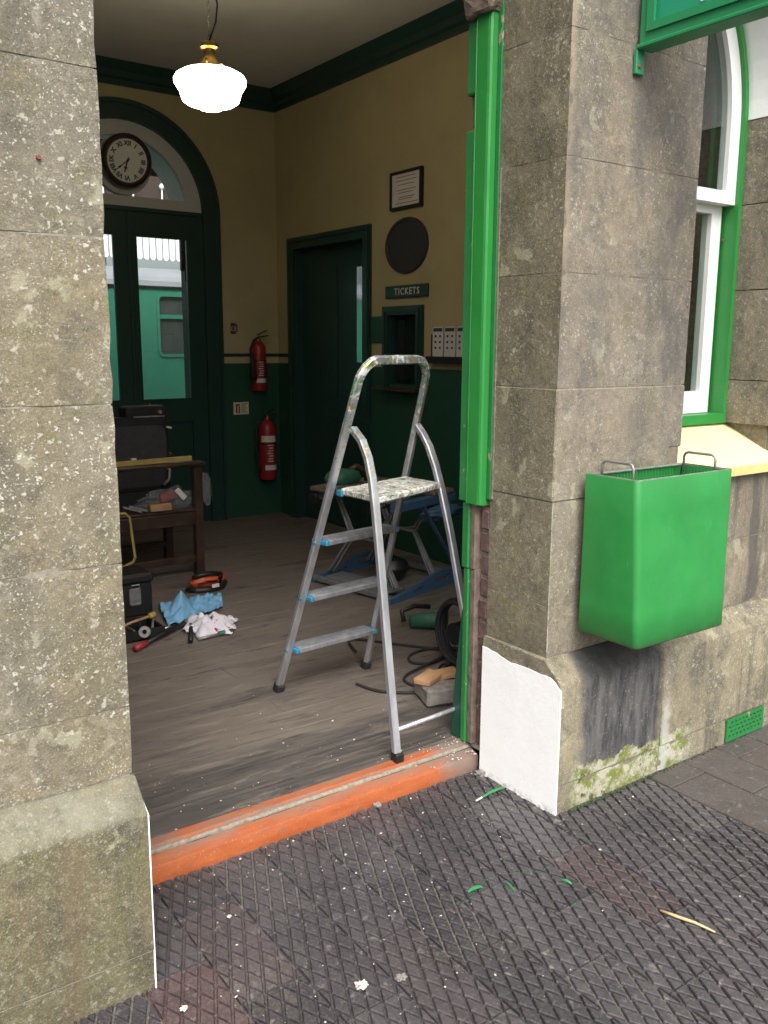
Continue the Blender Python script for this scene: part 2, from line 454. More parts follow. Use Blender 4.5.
M['rubber'] = simple('rubber', (.02,.02,.02), .75, .3, 30, .1)
M['grey_dark'] = simple('charcoal_fabric', (.045,.043,.047), .8, .25, 30, .2)
M['brass'] = simple('brass', (.55,.36,.12), .3, .2, 20, .05, 1)
M['steel'] = simple('steel', (.5,.5,.5), .4, .25, 30, .1, 1)
M['dull_metal'] = simple('dull_wire', (.32,.31,.29), .5, .3, 30, .1, .6)
M['wood_dark'] = simple('dark_varnished_wood', (.05,.028,.02), .35, .4, (12), .15)
M['wood_raw'] = simple('raw_pine', (.42,.24,.12), .75, .3, 14, .4)
M['plywood'] = simple('workbench_jaw_wood', (.17,.125,.09), .7, .35, 14, .2)
M['red'] = paint('extinguisher_red', (.29,.018,.022), .28, .12)
M['red_tool'] = simple('red_plastic', (.33,.03,.03), .5, .3)
M['orange_tool'] = simple('orange_plastic', (.62,.10,.03), .45, .25)
M['blue_cloth'] = simple('blue_paper_cloth', (.17,.38,.58), .9, .15, 20, .4)
M['yellow'] = simple('yellow_level', (.42,.31,.09), .5, .2)
M['wb_blue'] = paint('workbench_blue', (.05,.11,.19), .45, .2)
M['wb_alu'] = simple('cast_aluminium', (.22,.225,.23), .5, .25, 30, .1, .4)
M['blue_cap'] = simple('blue_plastic_cap', (.03,.21,.34), .45, .2)
M['tool_green'] = simple('green_tool_plastic', (.03,.115,.07), .5, .3)
M['brick'] = simple('old_red_brick', (.115,.068,.062), .9, .45, 40, .7)
M['raw_timber'] = simple('rotten_timber', (.16,.115,.09), .9, .45, 30, .7)
M['rust'] = simple('rust', (.2,.08,.04), .8, .3)
M['paper'] = simple('paper', (.62,.58,.57), .8, .08, 8, 0)
M['ink'] = simple('ink', (.05,.05,.055), .7, .1, 8, 0)
M['label_cream'] = simple('label_cream', (.66,.62,.45), .7, .1, 8, 0)
M['clock_face'] = simple('clock_face', (.72,.72,.66), .5, .05, 8, 0)
M['plaque'] = simple('dark_plaque', (.035,.034,.038), .55, .25, 30, .3)
M['carriage'] = paint('carriage_green', (.045,.25,.165), .35, .15)
M['roof_grey'] = simple('carriage_roof_grey', (.30,.30,.33), .7, .1, 3, .1)
M['brown'] = simple('brown_boarding', (.06,.038,.032), .9, .2)
M['leaf'] = simple('hill_woodland', (.06,.085,.035), .95, .5, .25, .5)
M['flake'] = simple('paint_flake', (.62,.58,.48), .8, .3, 40, 0)
M['flake_green'] = simple('green_flake', (.025,.20,.055), .6, .2, 40, 0)
M['twig'] = simple('bare_stick', (.55,.42,.22), .8, .2, 40, 0)
M['rubble'] = simple('concrete_lump', (.22,.20,.18), .95, .35, 25, .6)

def rag_mat():
    t = NT('patterned_rag')
    c = t.mix(t.ramp(t.noise(70, 3, .6), .60, .66), (.68,.64,.70), (.38,.26,.36))
    t.col(c).rough(.95); t.bump(t.noise(60, 3), .3, .003); return t.m
M['rag'] = rag_mat()
def threshold_mat():
    t = NT('orange_threshold_paint')
    x, y, z = t.sep()
    n = t.noise((6, 30, 30), 5, .7)
    c = t.mix(t.ramp(n, .35, .7), (.33,.075,.019), (.43,.118,.034))
    # boot dirt and dust on the flat of the sill, heavier to the right jamb
    d = t.math('MULTIPLY', t.ramp(t.noise((4, 14, 14), 5, .75, loc=(2,0,0)), .42, .60), t.ramp(z, .045, .06))
    c = t.mix(t.math('MULTIPLY', d, .9), c, (.21,.14,.105))
    sc = t.ramp(t.noise((9, 40, 40), 6, .8, .6, loc=(5,5,1)), .57, .62, 0, .7)
    c = t.mix(sc, c, (.16,.10,.075))
    e = t.ramp(t.math('ADD', x, t.math('MULTIPLY', t.noise(20, 4), .25)), 1.93, 2.04)
    c = t.mix(t.math('MULTIPLY', e, .9), c, (.19,.15,.125))
    c = t.mix(t.ramp(t.noise(140, 3, .7), .62, .7, 0, .5), c, (.4,.33,.27))
    t.col(c).rough(.55); t.bump(t.noise(60, 4), .4, .003); return t.m
M['orange'] = threshold_mat()
def alu():
    t = NT('paint_splashed_aluminium')
    x, y, z = t.sep()
    n = t.noise(26, 6, .75, 1); n2 = t.noise(17, 6, .75, 1, loc=(4,4,4))
    hi = t.ramp(z, .85, 1.4)                       # more splashes up by the hand rail and platform
    thr = t.math('SUBTRACT', .68, t.math('MULTIPLY', hi, .16))
    m1 = t.ramp(t.math('SUBTRACT', n, thr), 0, .02); m2 = t.ramp(t.math('SUBTRACT', n2, thr), .01, .03)
    c = t.mix(t.ramp(t.noise((30,30,4), 4), .3, .7), (.42,.43,.46), (.68,.68,.71))
    c = t.mix(m1, c, (.66,.66,.6)); c = t.mix(m2, c, (.07,.2,.09))
    c = t.mix(t.math('MULTIPLY', t.ramp(t.noise(24, 4, .7, loc=(1,9,1)), .56, .6), hi), c, (.42,.36,.12))
    t.col(c); s = t.math('MAXIMUM', m1, m2)
    t.l.new(t.ramp(s, 0, 1, .75, 0), t.b.inputs['Metallic']); t.rough(t.ramp(n, .3, .7, .32, .5))
    t.bump(n, .2, .002); return t.m
M['alu'] = alu()
def plat():
    t = NT('paint_covered_platform')
    n = t.noise(20, 6, .75, 1.5); n2 = t.noise(15, 6, .75, 1, loc=(4,4,4))
    c = t.mix(t.ramp(n, .42, .52), (.24,.23,.22), (.62,.61,.56))
    c = t.mix(t.ramp(n2, .54, .58), c, (.05,.15,.07))
    c = t.mix(t.ramp(t.noise(45, 4, .7, loc=(1,9,1)), .58, .61), c, (.2,.12,.08))
    t.col(c).rough(.6); t.bump(n, .4, .003); return t.m
M['plat'] = plat()
def glass(name, tint=(.9,.95,.93), r=0.0, ior=1.5):
    t = NT(name)
    n = t.n; g = n.new('ShaderNodeBsdfGlossy'); tr = n.new('ShaderNodeBsdfTransparent'); mx = n.new('ShaderNodeMixShader')
    # Schlick reflectance from the facing angle, the same from either side of the thin pane
    fc = n.new('ShaderNodeLayerWeight'); fc.inputs['Blend'].default_value = .5
    f0 = ((ior-1)/(ior+1))**2
    fr = t.math('ADD', t.math('MULTIPLY', t.math('POWER', fc.outputs['Facing'], 5.0), 1-f0), f0)
    g.inputs['Roughness'].default_value = r; tr.inputs[0].default_value = (*tint, 1)
    t.l.new(fr, mx.inputs[0]); t.l.new(tr.outputs[0], mx.inputs[1]); t.l.new(g.outputs[0], mx.inputs[2])
    t.l.new(mx.outputs[0], n['Material Output'].inputs[0]); return t.m
M['glass'] = glass('window_glass')
M['glass_strong'] = glass('reflective_old_glass', (.8,.85,.83), 0, 1.85)
def dark_glass(name, c=(.01,.012,.012)):
    t = NT(name); t.col(t.mix(t.ramp(t.noise(3,3), .3, .7), c, tuple(v*1.5 for v in c))).rough(.03); t.b.inputs['IOR'].default_value = 1.9; return t.m
M['dark_glass'] = dark_glass('dark_glass')
M['silvered'] = simple('silvered_glass', (.42,.44,.44), .04, .1, 8, 0, 1)
M['win_glass'] = dark_glass('carriage_window_glass', (.05,.055,.06))
def plastic_bag():
    t = NT('clear_polythene'); t.col((.4,.42,.44)).rough(.15)
    t.b.inputs['Alpha'].default_value = .22; t.bump(t.noise(40, 4, .7, 1), .9, .01); return t.m
M['bag'] = plastic_bag()
def lampmat():
    t = NT('lit_opal_glass'); t.col((.9,.9,.86)).rough(.3)
    lw = t.n.new('ShaderNodeTexNoise'); lw.inputs['Scale'].default_value = 3
    t.b.inputs['Emission Color'].default_value = (1,.86,.62,1); t.b.inputs['Emission Strength'].default_value = 8.5
    return t.m
M['lamp'] = lampmat()

# ================================================================== THE SETTING
# ground sheet to the horizon
g = MB(); g.box(-300, -300, -.30, 300, 400, -.012)
struct(obj('ground', g, M['asphalt']))
# hills
def hill(name, x0, x1, yb, depth, hgt, seed):
    h = MB()
    def f(u, v):
        x = x0 + (x1-x0)*u; y = yb + depth*v
        z = hgt*sin(pi*min(1, v*1.0))*(.72 + .28*noise.noise(Vector((x*.02, seed, 0)))) + 1.6*noise.noise(Vector((x*.35, y*.35, seed)))*min(1, v*6) \
            + .8*noise.noise(Vector((x*1.1, y*1.1, seed)))
        return (x, y, max(z, -.2))
    h.sheet(f, 160, 24); return struct(obj(name, h, M['leaf']))
hill('hill', -160, 260, -150, 90, 17, 1.0)

# paving: joint bed plus every paver a piece
PW, PL, PX0, PY0 = .1675, .37, .62, 1.84
bed = MB(); bed.box(-3.2, -2.2, -.2, 5.2, 2.26, -.0098)
pavement = struct(obj('pavement', bed, M['grit']))
def clip(poly, x0, y0, x1, y1):
    def cl(p, ins, cut):
        r = []
        for i in range(len(p)):
            a, b = p[i-1], p[i]
            if ins(b):
                if not ins(a): r.append(cut(a, b))
                r.append(b)
            elif ins(a): r.append(cut(a, b))
        return r
    def cx(X): return lambda a, b: (X, a[1] + (b[1]-a[1])*(X-a[0])/(b[0]-a[0]))
    def cy(Y): return lambda a, b: (a[0] + (b[0]-a[0])*(Y-a[1])/(b[1]-a[1]), Y)
    for ins, cut in ((lambda p: p[0] >= x0, cx(x0)), (lambda p: p[0] <= x1, cx(x1)), (lambda p: p[1] >= y0, cy(y0)), (lambda p: p[1] <= y1, cy(y1))):
        poly = cl(poly, ins, cut)
        if len(poly) < 3: return []
    return poly
def paver_mesh(seed, L=PL):
    rnd = random.Random(seed); m = MB()
    m.box(.0008, .0030, -.05, PW-.0008, L-.0030, -.0088)
    a, b = PW/8, PL/8
    for i in range(-1, 10):
        for j in range(-1, 10):
            if (i + j) % 2: continue
            cx_, cy_ = i*a, j*b
            def loop(k): return clip([(cx_+(a-k), cy_), (cx_, cy_+(b-k*2.2)), (cx_-(a-k), cy_), (cx_, cy_-(b-k*2.2))], .0036, .0030, PW-.0036, L-.0030)
            t = loop(.0058)
            if len(t) < 3: continue
            gx = sum(p[0] for p in t)/len(t); gy = sum(p[1] for p in t)/len(t)
            def grow(k):
                r_ = []
                for p in t:
                    dx, dy = p[0]-gx, p[1]-gy; L_ = sqrt(dx*dx+dy*dy) + 1e-9; q_ = k*(1+.8*abs(dy)/L_)
                    r_.append((min(PW-.0028, max(.0028, p[0]+dx/L_*q_)), min(L-.0022, max(.0022, p[1]+dy/L_*q_))))
                return r_
            mt, bt = grow(.0022), grow(.0034)
            ar = abs(sum(t[q-1][0]*t[q][1]-t[q][0]*t[q-1][1] for q in range(len(t))))/2
            if ar < 4e-5: continue
            dz = rnd.uniform(-.0014, .0006); tx, ty = rnd.uniform(-.03,.03), rnd.uniform(-.02,.02)
            T = [m.bm.verts.new((p[0], p[1], dz + (p[0]-cx_)*tx + (p[1]-cy_)*ty)) for p in t]
            D = [m.bm.verts.new((p[0], p[1], -.0026 + dz + (p[0]-cx_)*tx + (p[1]-cy_)*ty)) for p in mt]
            B = [m.bm.verts.new((p[0], p[1], -.0098)) for p in bt]
            m.bm.faces.new(T); n = len(T)
            for q in range(n):
                m.bm.faces.new([T[q], D[q], D[(q+1)%n], T[(q+1)%n]]); m.bm.faces.new([D[q], B[q], B[(q+1)%n], D[(q+1)%n]])
    return m.mesh('paver', M['paver'])
pm = [paver_mesh(s) for s in range(5)]
pmh = [paver_mesh(9, PL/2)]
rnd = random.Random(3)
def place(me, name, x, y, z=0, rz=0, parent=None, rx=0, ry=0):
    o = bpy.data.objects.new(name, me); COL.objects.link(o); o.location = (x, y, z); o.rotation_euler = (rx, ry, rz)
    o.parent = parent; return o
for c in range(-8, 11):
    x = PX0 + c*PW
    off = 0 if c % 2 == 0 else -PL/2
    top = PY0 + off + PL
    # rows laid from the threshold towards the camera
    if c % 2: place(pmh[0], 'paver', x, top, rnd.uniform(-.001,.001), 0, pavement)
    for r in range(0, 8):
        y = PY0 + off - PL*r
        if r == 0 and c % 2 == 0: pass
        place(pm[rnd.randrange(5)], 'paver', x+rnd.uniform(-.0008,.0008), y, rnd.uniform(-.0015,.0012), rnd.uniform(-.003,.003), pavement, rnd.uniform(-.003,.003), rnd.uniform(-.004,.004))
for r in range(1):
    for c in range(-8, 11):
        if c % 2 == 0 and False: pass
pl = MB(); pl.box(.002, .002, -.05, .1955, PL-.002, -.001, .003); plm = pl.mesh('paver', M['paver_plain'])
for c in range(0, 9):
    x = 2.4655 + c*.198
    for r in range(-1, 6):
        y = PY0 - .12 - PL*r - (.185 if c % 2 else 0)
        if y + PL > 1.99 and c > 99: continue
        place(plm, 'paver', x, y, rnd.uniform(-.001,.001), rnd.uniform(-.003,.003), pavement)

# room floor: sub-floor + boards
fl = MB(); fl.box(.30, 2.26, -.2, 3.8, 7.3, .06)
floor = struct(obj('floor', fl, M['gap']))
y = 2.285; k = 0
bw = .148
while y < 6.6:
    xs = [.3, 3.75] if k % 3 == 0 else ([.3, 1.15 + .9*((k*7) % 3)/2, 3.75])
    for a, b in zip(xs, xs[1:]):
        bmb = MB(); bmb.box(a+.0006, y+.0006, .055, b-.0006, min(y+bw, 6.62)-.0006, .08 + rnd.uniform(-.0006, .0005), .0008)
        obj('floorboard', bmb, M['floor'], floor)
    y += bw; k += 1

# ---- facade core wall (plaster/rubble core behind the stone blocks), openings for door and window
DX0, DX1, SPR = .648, 2.012, 2.56
dcx = (DX0+DX1)/2; dR = (DX1-DX0)/2
outer = [(-3.0,-.1),(DX0-.0+.002,-.1)] + [(DX0+.002,SPR)] + arc(dcx, SPR, dR-.002, pi, 0, 20)[1:-1] + [(DX1+.115,SPR),(DX1+.115,-.1),(5.0,-.1),(5.0,3.8),(-3.0,3.8)]
# pointed window arch
WX0, WX1, WZ0, WSPR, WR = 2.645, 3.188, 1.12, 2.33, .74
def pointed(x0, x1, z0, zs, R, n=10):
    cxm = (x0+x1)/2; cL = x1-R; cR = x0+R
    am = math.acos(max(-1, min(1, (cxm-cL)/R)))
    pts = [(x0,z0),(x1,z0)] + [(cL+R*cos(a), zs+R*sin(a)) for a in [am*i/n for i in range(n+1)]]
    pts += [(cR-R*cos(a), zs+R*sin(a)) for a in [am*(n-i)/n for i in range(1, n+1)]]
    return pts
core = MB(); core.prism(outer, [pointed(WX0-.02, WX1+.03, 1.02, WSPR, WR+.025)], XZ, 1.93, 2.44)
front = struct(obj('front_wall', core, M['mortar']))
# ---------------- stone piers
def block(x0, y0, z0, x1, y1, z1, mat, parent, name='stone_block', cuts=5, amt=.0016, gap=.0016, bev=.004):
    m = MB(); m.box(x0, y0, z0+gap, x1, y1, z1-gap, bev, 1)
    m.jitter(amt, 30, 0)
    return obj(name, m, mat, parent)
def rough_block(x0, y0, z0, x1, y1, z1, mat, parent, amt=.003, step=.05, bev=.003, name='stone_block', chips=()):
    """block with finely cut faces so its arrises wander and chip"""
    nx, ny, nz = [max(1, int(round((b-a)/step))) for a, b in ((x0,x1),(y0,y1),(z0,z1))]
    m = MB(); bm = m.bm
    V = {}
    def vert(i, j, k):
        if (i,j,k) in V: return V[(i,j,k)]
        p = Vector((x0+(x1-x0)*i/nx, y0+(y1-y0)*j/ny, z0+(z1-z0)*k/nz))
        e = [i in (0,nx), j in (0,ny), k in (0,nz)]
        ne = sum(e)
        if ne >= 2:
            c = Vector(((x0+x1)/2,(y0+y1)/2,(z0+z1)/2))
            n1 = abs(noise.noise(p*9+Vector((3,1,2))))
            pull = bev*.6 + amt*1.6*max(0, noise.noise(p*23)) + .008*max(0, n1-.45)
            for ax in range(3):
                if e[ax]:
                    s_ = pull if ax != 2 else pull*.35
                    p[ax] += s_ if p[ax] < c[ax] else -s_
        p += noise.noise_vector(p*14)*amt*.35
        V[(i,j,k)] = bm.verts.new(p); return V[(i,j,k)]
    for i in range(nx):
        for j in range(ny):
            for k in (0, nz): bm.faces.new([vert(i,j,k),vert(i+1,j,k),vert(i+1,j+1,k),vert(i,j+1,k)])
    for i in range(nx):
        for k in range(nz):
            for j in (0, ny): bm.faces.new([vert(i,j,k),vert(i+1,j,k),vert(i+1,j,k+1),vert(i,j,k+1)])
    for j in range(ny):
        for k in range(nz):
            for i in (0, nx): bm.faces.new([vert(i,j,k),vert(i,j+1,k),vert(i,j+1,k+1),vert(i,j,k+1)])
    return obj(name, m, mat, parent, auto=50)
def chamfer_block(x0, x1, y1, mat, parent, rs=0, name='plinth_block', yf=1.82, yb=1.90, z0=.0945, zc=.443, zt=.511):
    prof = [(yf, z0+.0015), (yf, zc), (yb-.006, zt-.002), (y1, zt-.002), (y1, z0+.0015)]
    m = MB(); m.prism(prof, [], YZ, x0, x1)
    bmesh.ops.subdivide_edges(m.bm, edges=[e for e in m.bm.edges if abs(e.verts[0].co.x-e.verts[1].co.x) > .1], cuts=12)
    for v in m.bm.verts: v.co += noise.noise_vector(v.co*16)*.0018
    bmesh.ops.recalc_face_normals(m.bm, faces=m.bm.faces[:])
    es = [e for e in m.bm.edges if len(e.link_faces) == 2 and e.calc_face_angle(0) > .4]
    bmesh.ops.bevel(m.bm, geom=es, offset=.003, segments=1, affect='EDGES')
    return obj(name, m, mat, parent, auto=40)
Z = [.511, .68, 1.018, 1.371, 1.716, 2.045, 2.392, 2.735]
G = .0009
# left pier
lp = thing('stone_pier', 'lichen-spotted stone pier on the left side of the doorway, cut off by the picture edge', 'pier', (.2, 1.9, 0))
m = MB(); m.box(-.02, 1.9045, .0, .640, 2.30, 2.735); obj('mortar_core', m, M['mortar_light'], lp)
for a, b in zip(Z, Z[1:]): rough_block(-.04, 1.9, a+G, .648, 2.31, b-G, M['st_left'], lp)
chamfer_block(-.06, .650, 2.31, M['st_plinthL'], lp)
rough_block(-.06, 1.82, -.02, .650, 2.31, .0945-.0005, M['st_plinthL'], lp)
m = MB(); m.box(-.05, 1.8225, .02, .645, 1.90, .43); obj('mortar_core', m, M['mortar_light'], lp)
m = MB()   # white painted return of the plinth, seen as a thin line round the corner
prof = [(1.821, -.01), (1.821, .440), (1.8255, .444), (1.86, .47), (2.30, .47), (2.30, -.01)]
m.prism(prof, [], YZ, .6475, .6512); m.jitter(.0010, 40, 3)
obj('white_painted_return', m, M['whitewash'], lp, label='thin white painted edge of the plinth')
# small iron fixings in the stone
for (x, z) in ((.345, 1.02-.02), (.52, 1.86)):
    m = MB(); m.cyl((x, 1.903, z), (x, 1.893, z), .006, .004, 10); obj('iron_stud', m, M['rust'], lp)

# plain ashlar left of the pier (outside the frame) and wall right of the window
lw = thing('ashlar_wall', 'plain stone wall carrying on left of the doorway pier', 'wall', (-1.5, 1.9, 0))
for a, b in zip([-.02]+Z, Z+[3.1]):
    for i in range(3): block(-3+i*.98, 1.91, a+G, -3+(i+1)*.98-.003, 2.2, b-G, M['st_left'], lw)

# right pier
rp = thing('stone_pier', 'weathered stone pier right of the doorway with a white painted foot, behind the green bin', 'pier', (2.3, 1.9, 0))
m = MB(); m.box(2.0152, 1.9030, .0, 2.56, 2.185, 1.1); m.box(2.0152, 1.9030, 1.1, 2.632, 2.185, 2.73); obj('mortar_core', m, M['mortar'], rp)
for a, b in zip(Z, Z[1:]):
    if abs(a-1.018) < .01:
        # L-shaped block let into the sill
        m = MB(); m.prism([(2.012,a+G),(2.571,a+G),(2.571,1.150),(2.580,1.157),(2.644,1.157),(2.644,b-G),(2.012,b-G)], [], XZ, 1.9, 2.19)
        bmesh.ops.recalc_face_normals(m.bm, faces=m.bm.faces[:])
        bmesh.ops.bevel(m.bm, geom=[e for e in m.bm.edges if len(e.link_faces)==2 and e.calc_face_angle(0) > .7], offset=.004, segments=1, affect='EDGES')
        o = obj('stone_block', m, M['st_right'], rp)
    else:
        o = rough_block(2.012, 1.9, a+G, 2.644 if a > 1.0 else 2.70, 2.19, b-G, M['st_right'], rp)
    # the reveal face has its own olive weathering, with its shaded side darkened in colour
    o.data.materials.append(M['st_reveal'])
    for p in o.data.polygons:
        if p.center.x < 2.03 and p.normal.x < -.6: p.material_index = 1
# plinth of the pier, the window wall shares it
def plinth_r(x0, x1, y1):
    o = chamfer_block(x0, x1, y1, M['st_plinthR'], rp if x0 < 2.5 else ww)
    return o
ww = thing('stone_wall', 'stone wall under and beside the arched window right of the bin', 'wall', (3.3, 1.9, 0))
plinth_r(2.000, 2.5205, 2.19); plinth_r(2.5215, 3.75, 2.19); plinth_r(3.7535, 4.9, 2.19)
rough_block(2.000, 1.82, -.02, 2.5205, 2.19, .0945-.0005, M['st_plinthR'], rp, step=.04)
rough_block(2.5215, 1.82, -.02, 3.75, 2.19, .0945-.0005, M['st_plinthR'], ww, step=.04)
rough_block(3.7535, 1.82, -.02, 4.9, 2.19, .0945-.0005, M['st_plinthR'], ww, step=.06)
m = MB(); m.box(2.72, 1.9030, .0, 4.9, 2.185, 1.02); m.box(3.225, 1.915, 1.02, 4.9, 2.185, 3.1); obj('mortar_core', m, M['mortar'], ww)
rough_block(2.7035, 1.9, .511+G, 3.35, 2.19, .78-G, M['st_window'], ww)
rough_block(2.7035, 1.9, .78+G, 3.35, 2.19, 1.033, M['st_window'], ww)
for a, b in ((.511,.78),(.78,1.033)): rough_block(3.3535, 1.9, a+G, 4.3, 2.19, b-G, M['st_window'], ww, step=.08)
for a, b in zip([1.20, 1.371, 1.716, 2.035], [1.371, 1.716, 2.035, 2.342]):
    rough_block(3.193, 1.9, a+G, 3.78, 2.19, b-G, M['st_window'], ww)
    block(3.785, 1.9, a+G, 4.9, 2.19, b-G, M['st_window'], ww)
block(3.36, 1.9, 1.035, 4.9, 2.19, 1.20-G, M['st_window'], ww)
# white painted arch reveal of the window: voussoir ring follows the pointed arch
inner = pointed(WX0+.004, 3.192, WSPR+.012, WSPR+.012, WR)[1:]
n_in = inner
for i in range(0, 20, 4):
    seg = n_in[i:i+5]
    if len(seg) < 2: break
    if sum(p[0] for p in seg)/len(seg) < (WX0+WX1)/2: break
    cxm, czm = (WX0+WX1)/2, WSPR - .1
    outp = [(cxm+(p[0]-cxm)*1.75, czm+(p[1]-czm)*1.42) for p in seg]
    m = MB(); m.prism(seg + outp[::-1], [], XZ, 1.896, 2.19)
    o = obj('arch_stone', m, M['whitewash'], ww)
# stone over the openings
m = MB()
hole_d = [(DX0-.002,2.735)] + [(DX0-.002,2.736)]
ring = arc(dcx, SPR, dR+.22, 0, pi, 24)
top_outline = [(-3.0,2.737)] + [(p[0],p[1]) for p in reversed(ring) if p[1] > 2.74] 
top_outline += [(2.655,2.737),(2.655,3.3),(3.6,3.3),(3.6,2.345),(4.9,2.345),(4.9,3.8),(-3.0,3.8)]
m.prism(top_outline, [], XZ, 1.905, 1.96); obj('spandrel_stone', m, M['st_right'], ww)
ar = thing('doorway_arch', 'stone arch over the open doorway above the piers', 'arch', (dcx, 1.9, 2.73))
nv = 11
for i in range(nv):
    a0, a1 = pi*i/nv+.004, pi*(i+1)/nv-.004
    if i == 0: a0 = .25
    if i == nv-1: a1 = pi-.25
    m = MB(); m.prism(arc(dcx, SPR, dR+.001, a0, a1, 4) + arc(dcx, SPR, dR+.22, a1, a0, 4), [], XZ, 1.895, 2.19)
    obj('voussoir', m, M['st_right'], ar)

m = MB(); m.box(2.004, 1.8225, .02, 2.56, 1.90, .43); obj('mortar_core', m, M['mortar'], rp)
m = MB(); m.box(2.56, 1.8225, .02, 2.90, 1.90, .43); m.box(3.20, 1.8225, .02, 4.9, 1.90, .43); m.box(2.9, 1.83, .02, 3.2, 1.90, .43); obj('mortar_core', m, M['mortar'], ww)
# white painted foot of the right pier reveal
m = MB()
ys = [(1.8183+ (2.188-1.8183)*i/16) for i in range(17)]
def topz(y):
    base = .446 + (y-1.82)*.3 if y < 1.87 else .458 + .010*noise.noise(Vector((y*9,0,0))) + max(0, (y-2.05))*.12
    return min(base, .425 + sqrt(max(0, (y-1.8183)))*.15)
loop = [(yy, -.005) for yy in ys] + [(yy, topz(yy) + .003*noise.noise(Vector((yy*60,1,0)))) for yy in reversed(ys)]
m.prism(loop, [], YZ, 1.9978, 2.0035)
m.jitter(.0006, 35, 0)
obj('white_painted_foot', m, M['whitewash'], rp, label='thick white painted lower part of the pier reveal')

# strip of brickwork left bare behind the cut-off door frame
bs = thing('bare_brickwork', 'strip of bare brick exposed beside the doorway, below the sawn-off green frame', 'brickwork', (2.03, 2.2, .08))
m = MB(); m.box(2.026, 2.192, .06, 2.3, 2.312, 2.75); obj('mortar_bed', m, M['mortar_light'], bs)
z = .085; k = 0
while z < 2.55:
    h = .068
    m = MB(); m.box(2.013 + rnd.uniform(0,.004), 2.1905, z, 2.10, 2.232 + rnd.uniform(-.003,.003), z+h, .004); m.jitter(.003, 50, 0)
    obj('brick', m, M['brick'], bs)
    if k % 2 == 0 or True:
        m = MB(); m.box(2.016 + rnd.uniform(0,.003), 2.238, z + (.03 if k % 2 else 0), 2.10, 2.29, z+h + (.03 if k % 2 else 0)-.006, .004); m.jitter(.003, 50, 0)
        if z > .9: obj('brick', m, M['brick'], bs)
    z += .0795; k += 1

# ---- room shell
# back wall with arched opening
BCX, BCZ, BR = 2.40, 2.48, .60
def arch_poly(cx, r, cz, z0, n=28): return [(cx-r,z0),(cx+r,z0)] + arc(cx, cz, r, 0, pi, n)
def room_wall(name, fn, d0, d1, u0, u1, holes_lo, holes_hi, zs=(0, 1.348, 3.5)):
    pass
def band(outl, holes, mat, name, fn, d0, d1, parent=None):
    m = MB(); m.prism(outl, holes, fn, d0, d1); return obj(name, m, mat, parent)
ah = arch_poly(BCX, BR+.01, BCZ, .05)
bw_ = struct(band([(.2,-.1),(BCX-BR-.01,-.1),(BCX-BR-.01,1.348),(.2,1.348)], [], M['dado'], 'back_wall', XZ, 6.60, 7.05))
band([(BCX+BR+.01,-.1),(3.9,-.1),(3.9,1.348),(BCX+BR+.01,1.348)], [], M['dado'], 'painted_dado', XZ, 6.60, 7.05, bw_)
top = [(.2,1.348),(BCX-BR-.01,1.348)] + arc(BCX, BCZ, BR+.01, pi, 0, 28) + [(BCX+BR+.01,1.348),(3.9,1.348),(3.9,3.6),(.2,3.6)]
band(top, [], M['cream'], 'cream_plaster', XZ, 6.601, 7.05, bw_)
for a, b in ((.2, BCX-.74), (BCX+.74, 3.65)):
    m = MB(); m.box(a, 6.592, 1.402, b, 6.601, 1.427, .003); obj('dado_line', m, M['rail_green'], bw_)
# right wall with doorway and ticket window (u = y)
DY0, DY1, DZ = 5.33, 6.30, 2.235       # clear opening
TY0, TY1, TZ0, TZ1 = 4.70, 5.02, 1.235, 1.70
lo = [(2.40,-.1),(DY0,-.1),(DY0,1.348),(TY1,1.348),(TY1,TZ0),(TY0,TZ0),(TY0,1.348),(2.40,1.348)]
sw = struct(band(lo, [], M['dado'], 'side_wall', YZ, 3.65, 3.90))
band([(DY1,-.1),(6.62,-.1),(6.62,1.348),(DY1,1.348)], [], M['dado'], 'painted_dado', YZ, 3.65, 3.9, sw)
hi = [(2.40,1.348),(TY0,1.348),(TY0,TZ1),(TY1,TZ1),(TY1,1.348),(DY0,1.348),(DY0,DZ),(DY1,DZ),(DY1,1.348),(6.62,1.348),(6.62,3.6),(2.40,3.6)]
band(hi, [], M['cream'], 'cream_plaster', YZ, 3.651, 3.9, sw)
for a, b in ((2.44, 4.58), (6.42, 6.6)):
    m = MB(); m.box(3.642, a, 1.402, 3.651, b, 1.427, .003); obj('dado_line', m, M['rail_green'], sw)
# left wall + ceiling + outer roof
m = MB(); m.box(.05, 2.44, -.1, .30, 7.05, 3.6); struct(obj('side_wall', m, M['cream']))
m = MB(); m.box(.2, 2.40, 3.461, 3.9, 7.05, 3.62); struct(obj('ceiling', m, M['ceiling']))
m = MB(); m.box(-3.0, 1.7, 3.8, 5.2, 7.4, 4.0); m.box(3.9, 2.44, 0, 4.1, 7.05, 3.8); struct(obj('roof', m, M['grey_dark']))
# cornice
cp = lambda s, z: None
cor = thing('ceiling_cornice', 'dark green painted cornice running round the top of the room walls', 'cornice', (3.6, 6.5, 3.3))
prof = [(0,3.305),(.012,3.305),(.012,3.345),(.03,3.36),(.03,3.40),(.065,3.445),(.075,3.46),(0,3.46)]
m = MB(); m.prism([(6.6-p[0], p[1]) for p in prof], [], YZ, .3, 3.65); obj('cornice_run', m, M['dk_green'], cor)
m = MB(); m.prism([(3.65-p[0], p[1]) for p in prof], [], XZ, 2.44, 6.6); obj('cornice_run', m, M['dk_green'], cor)

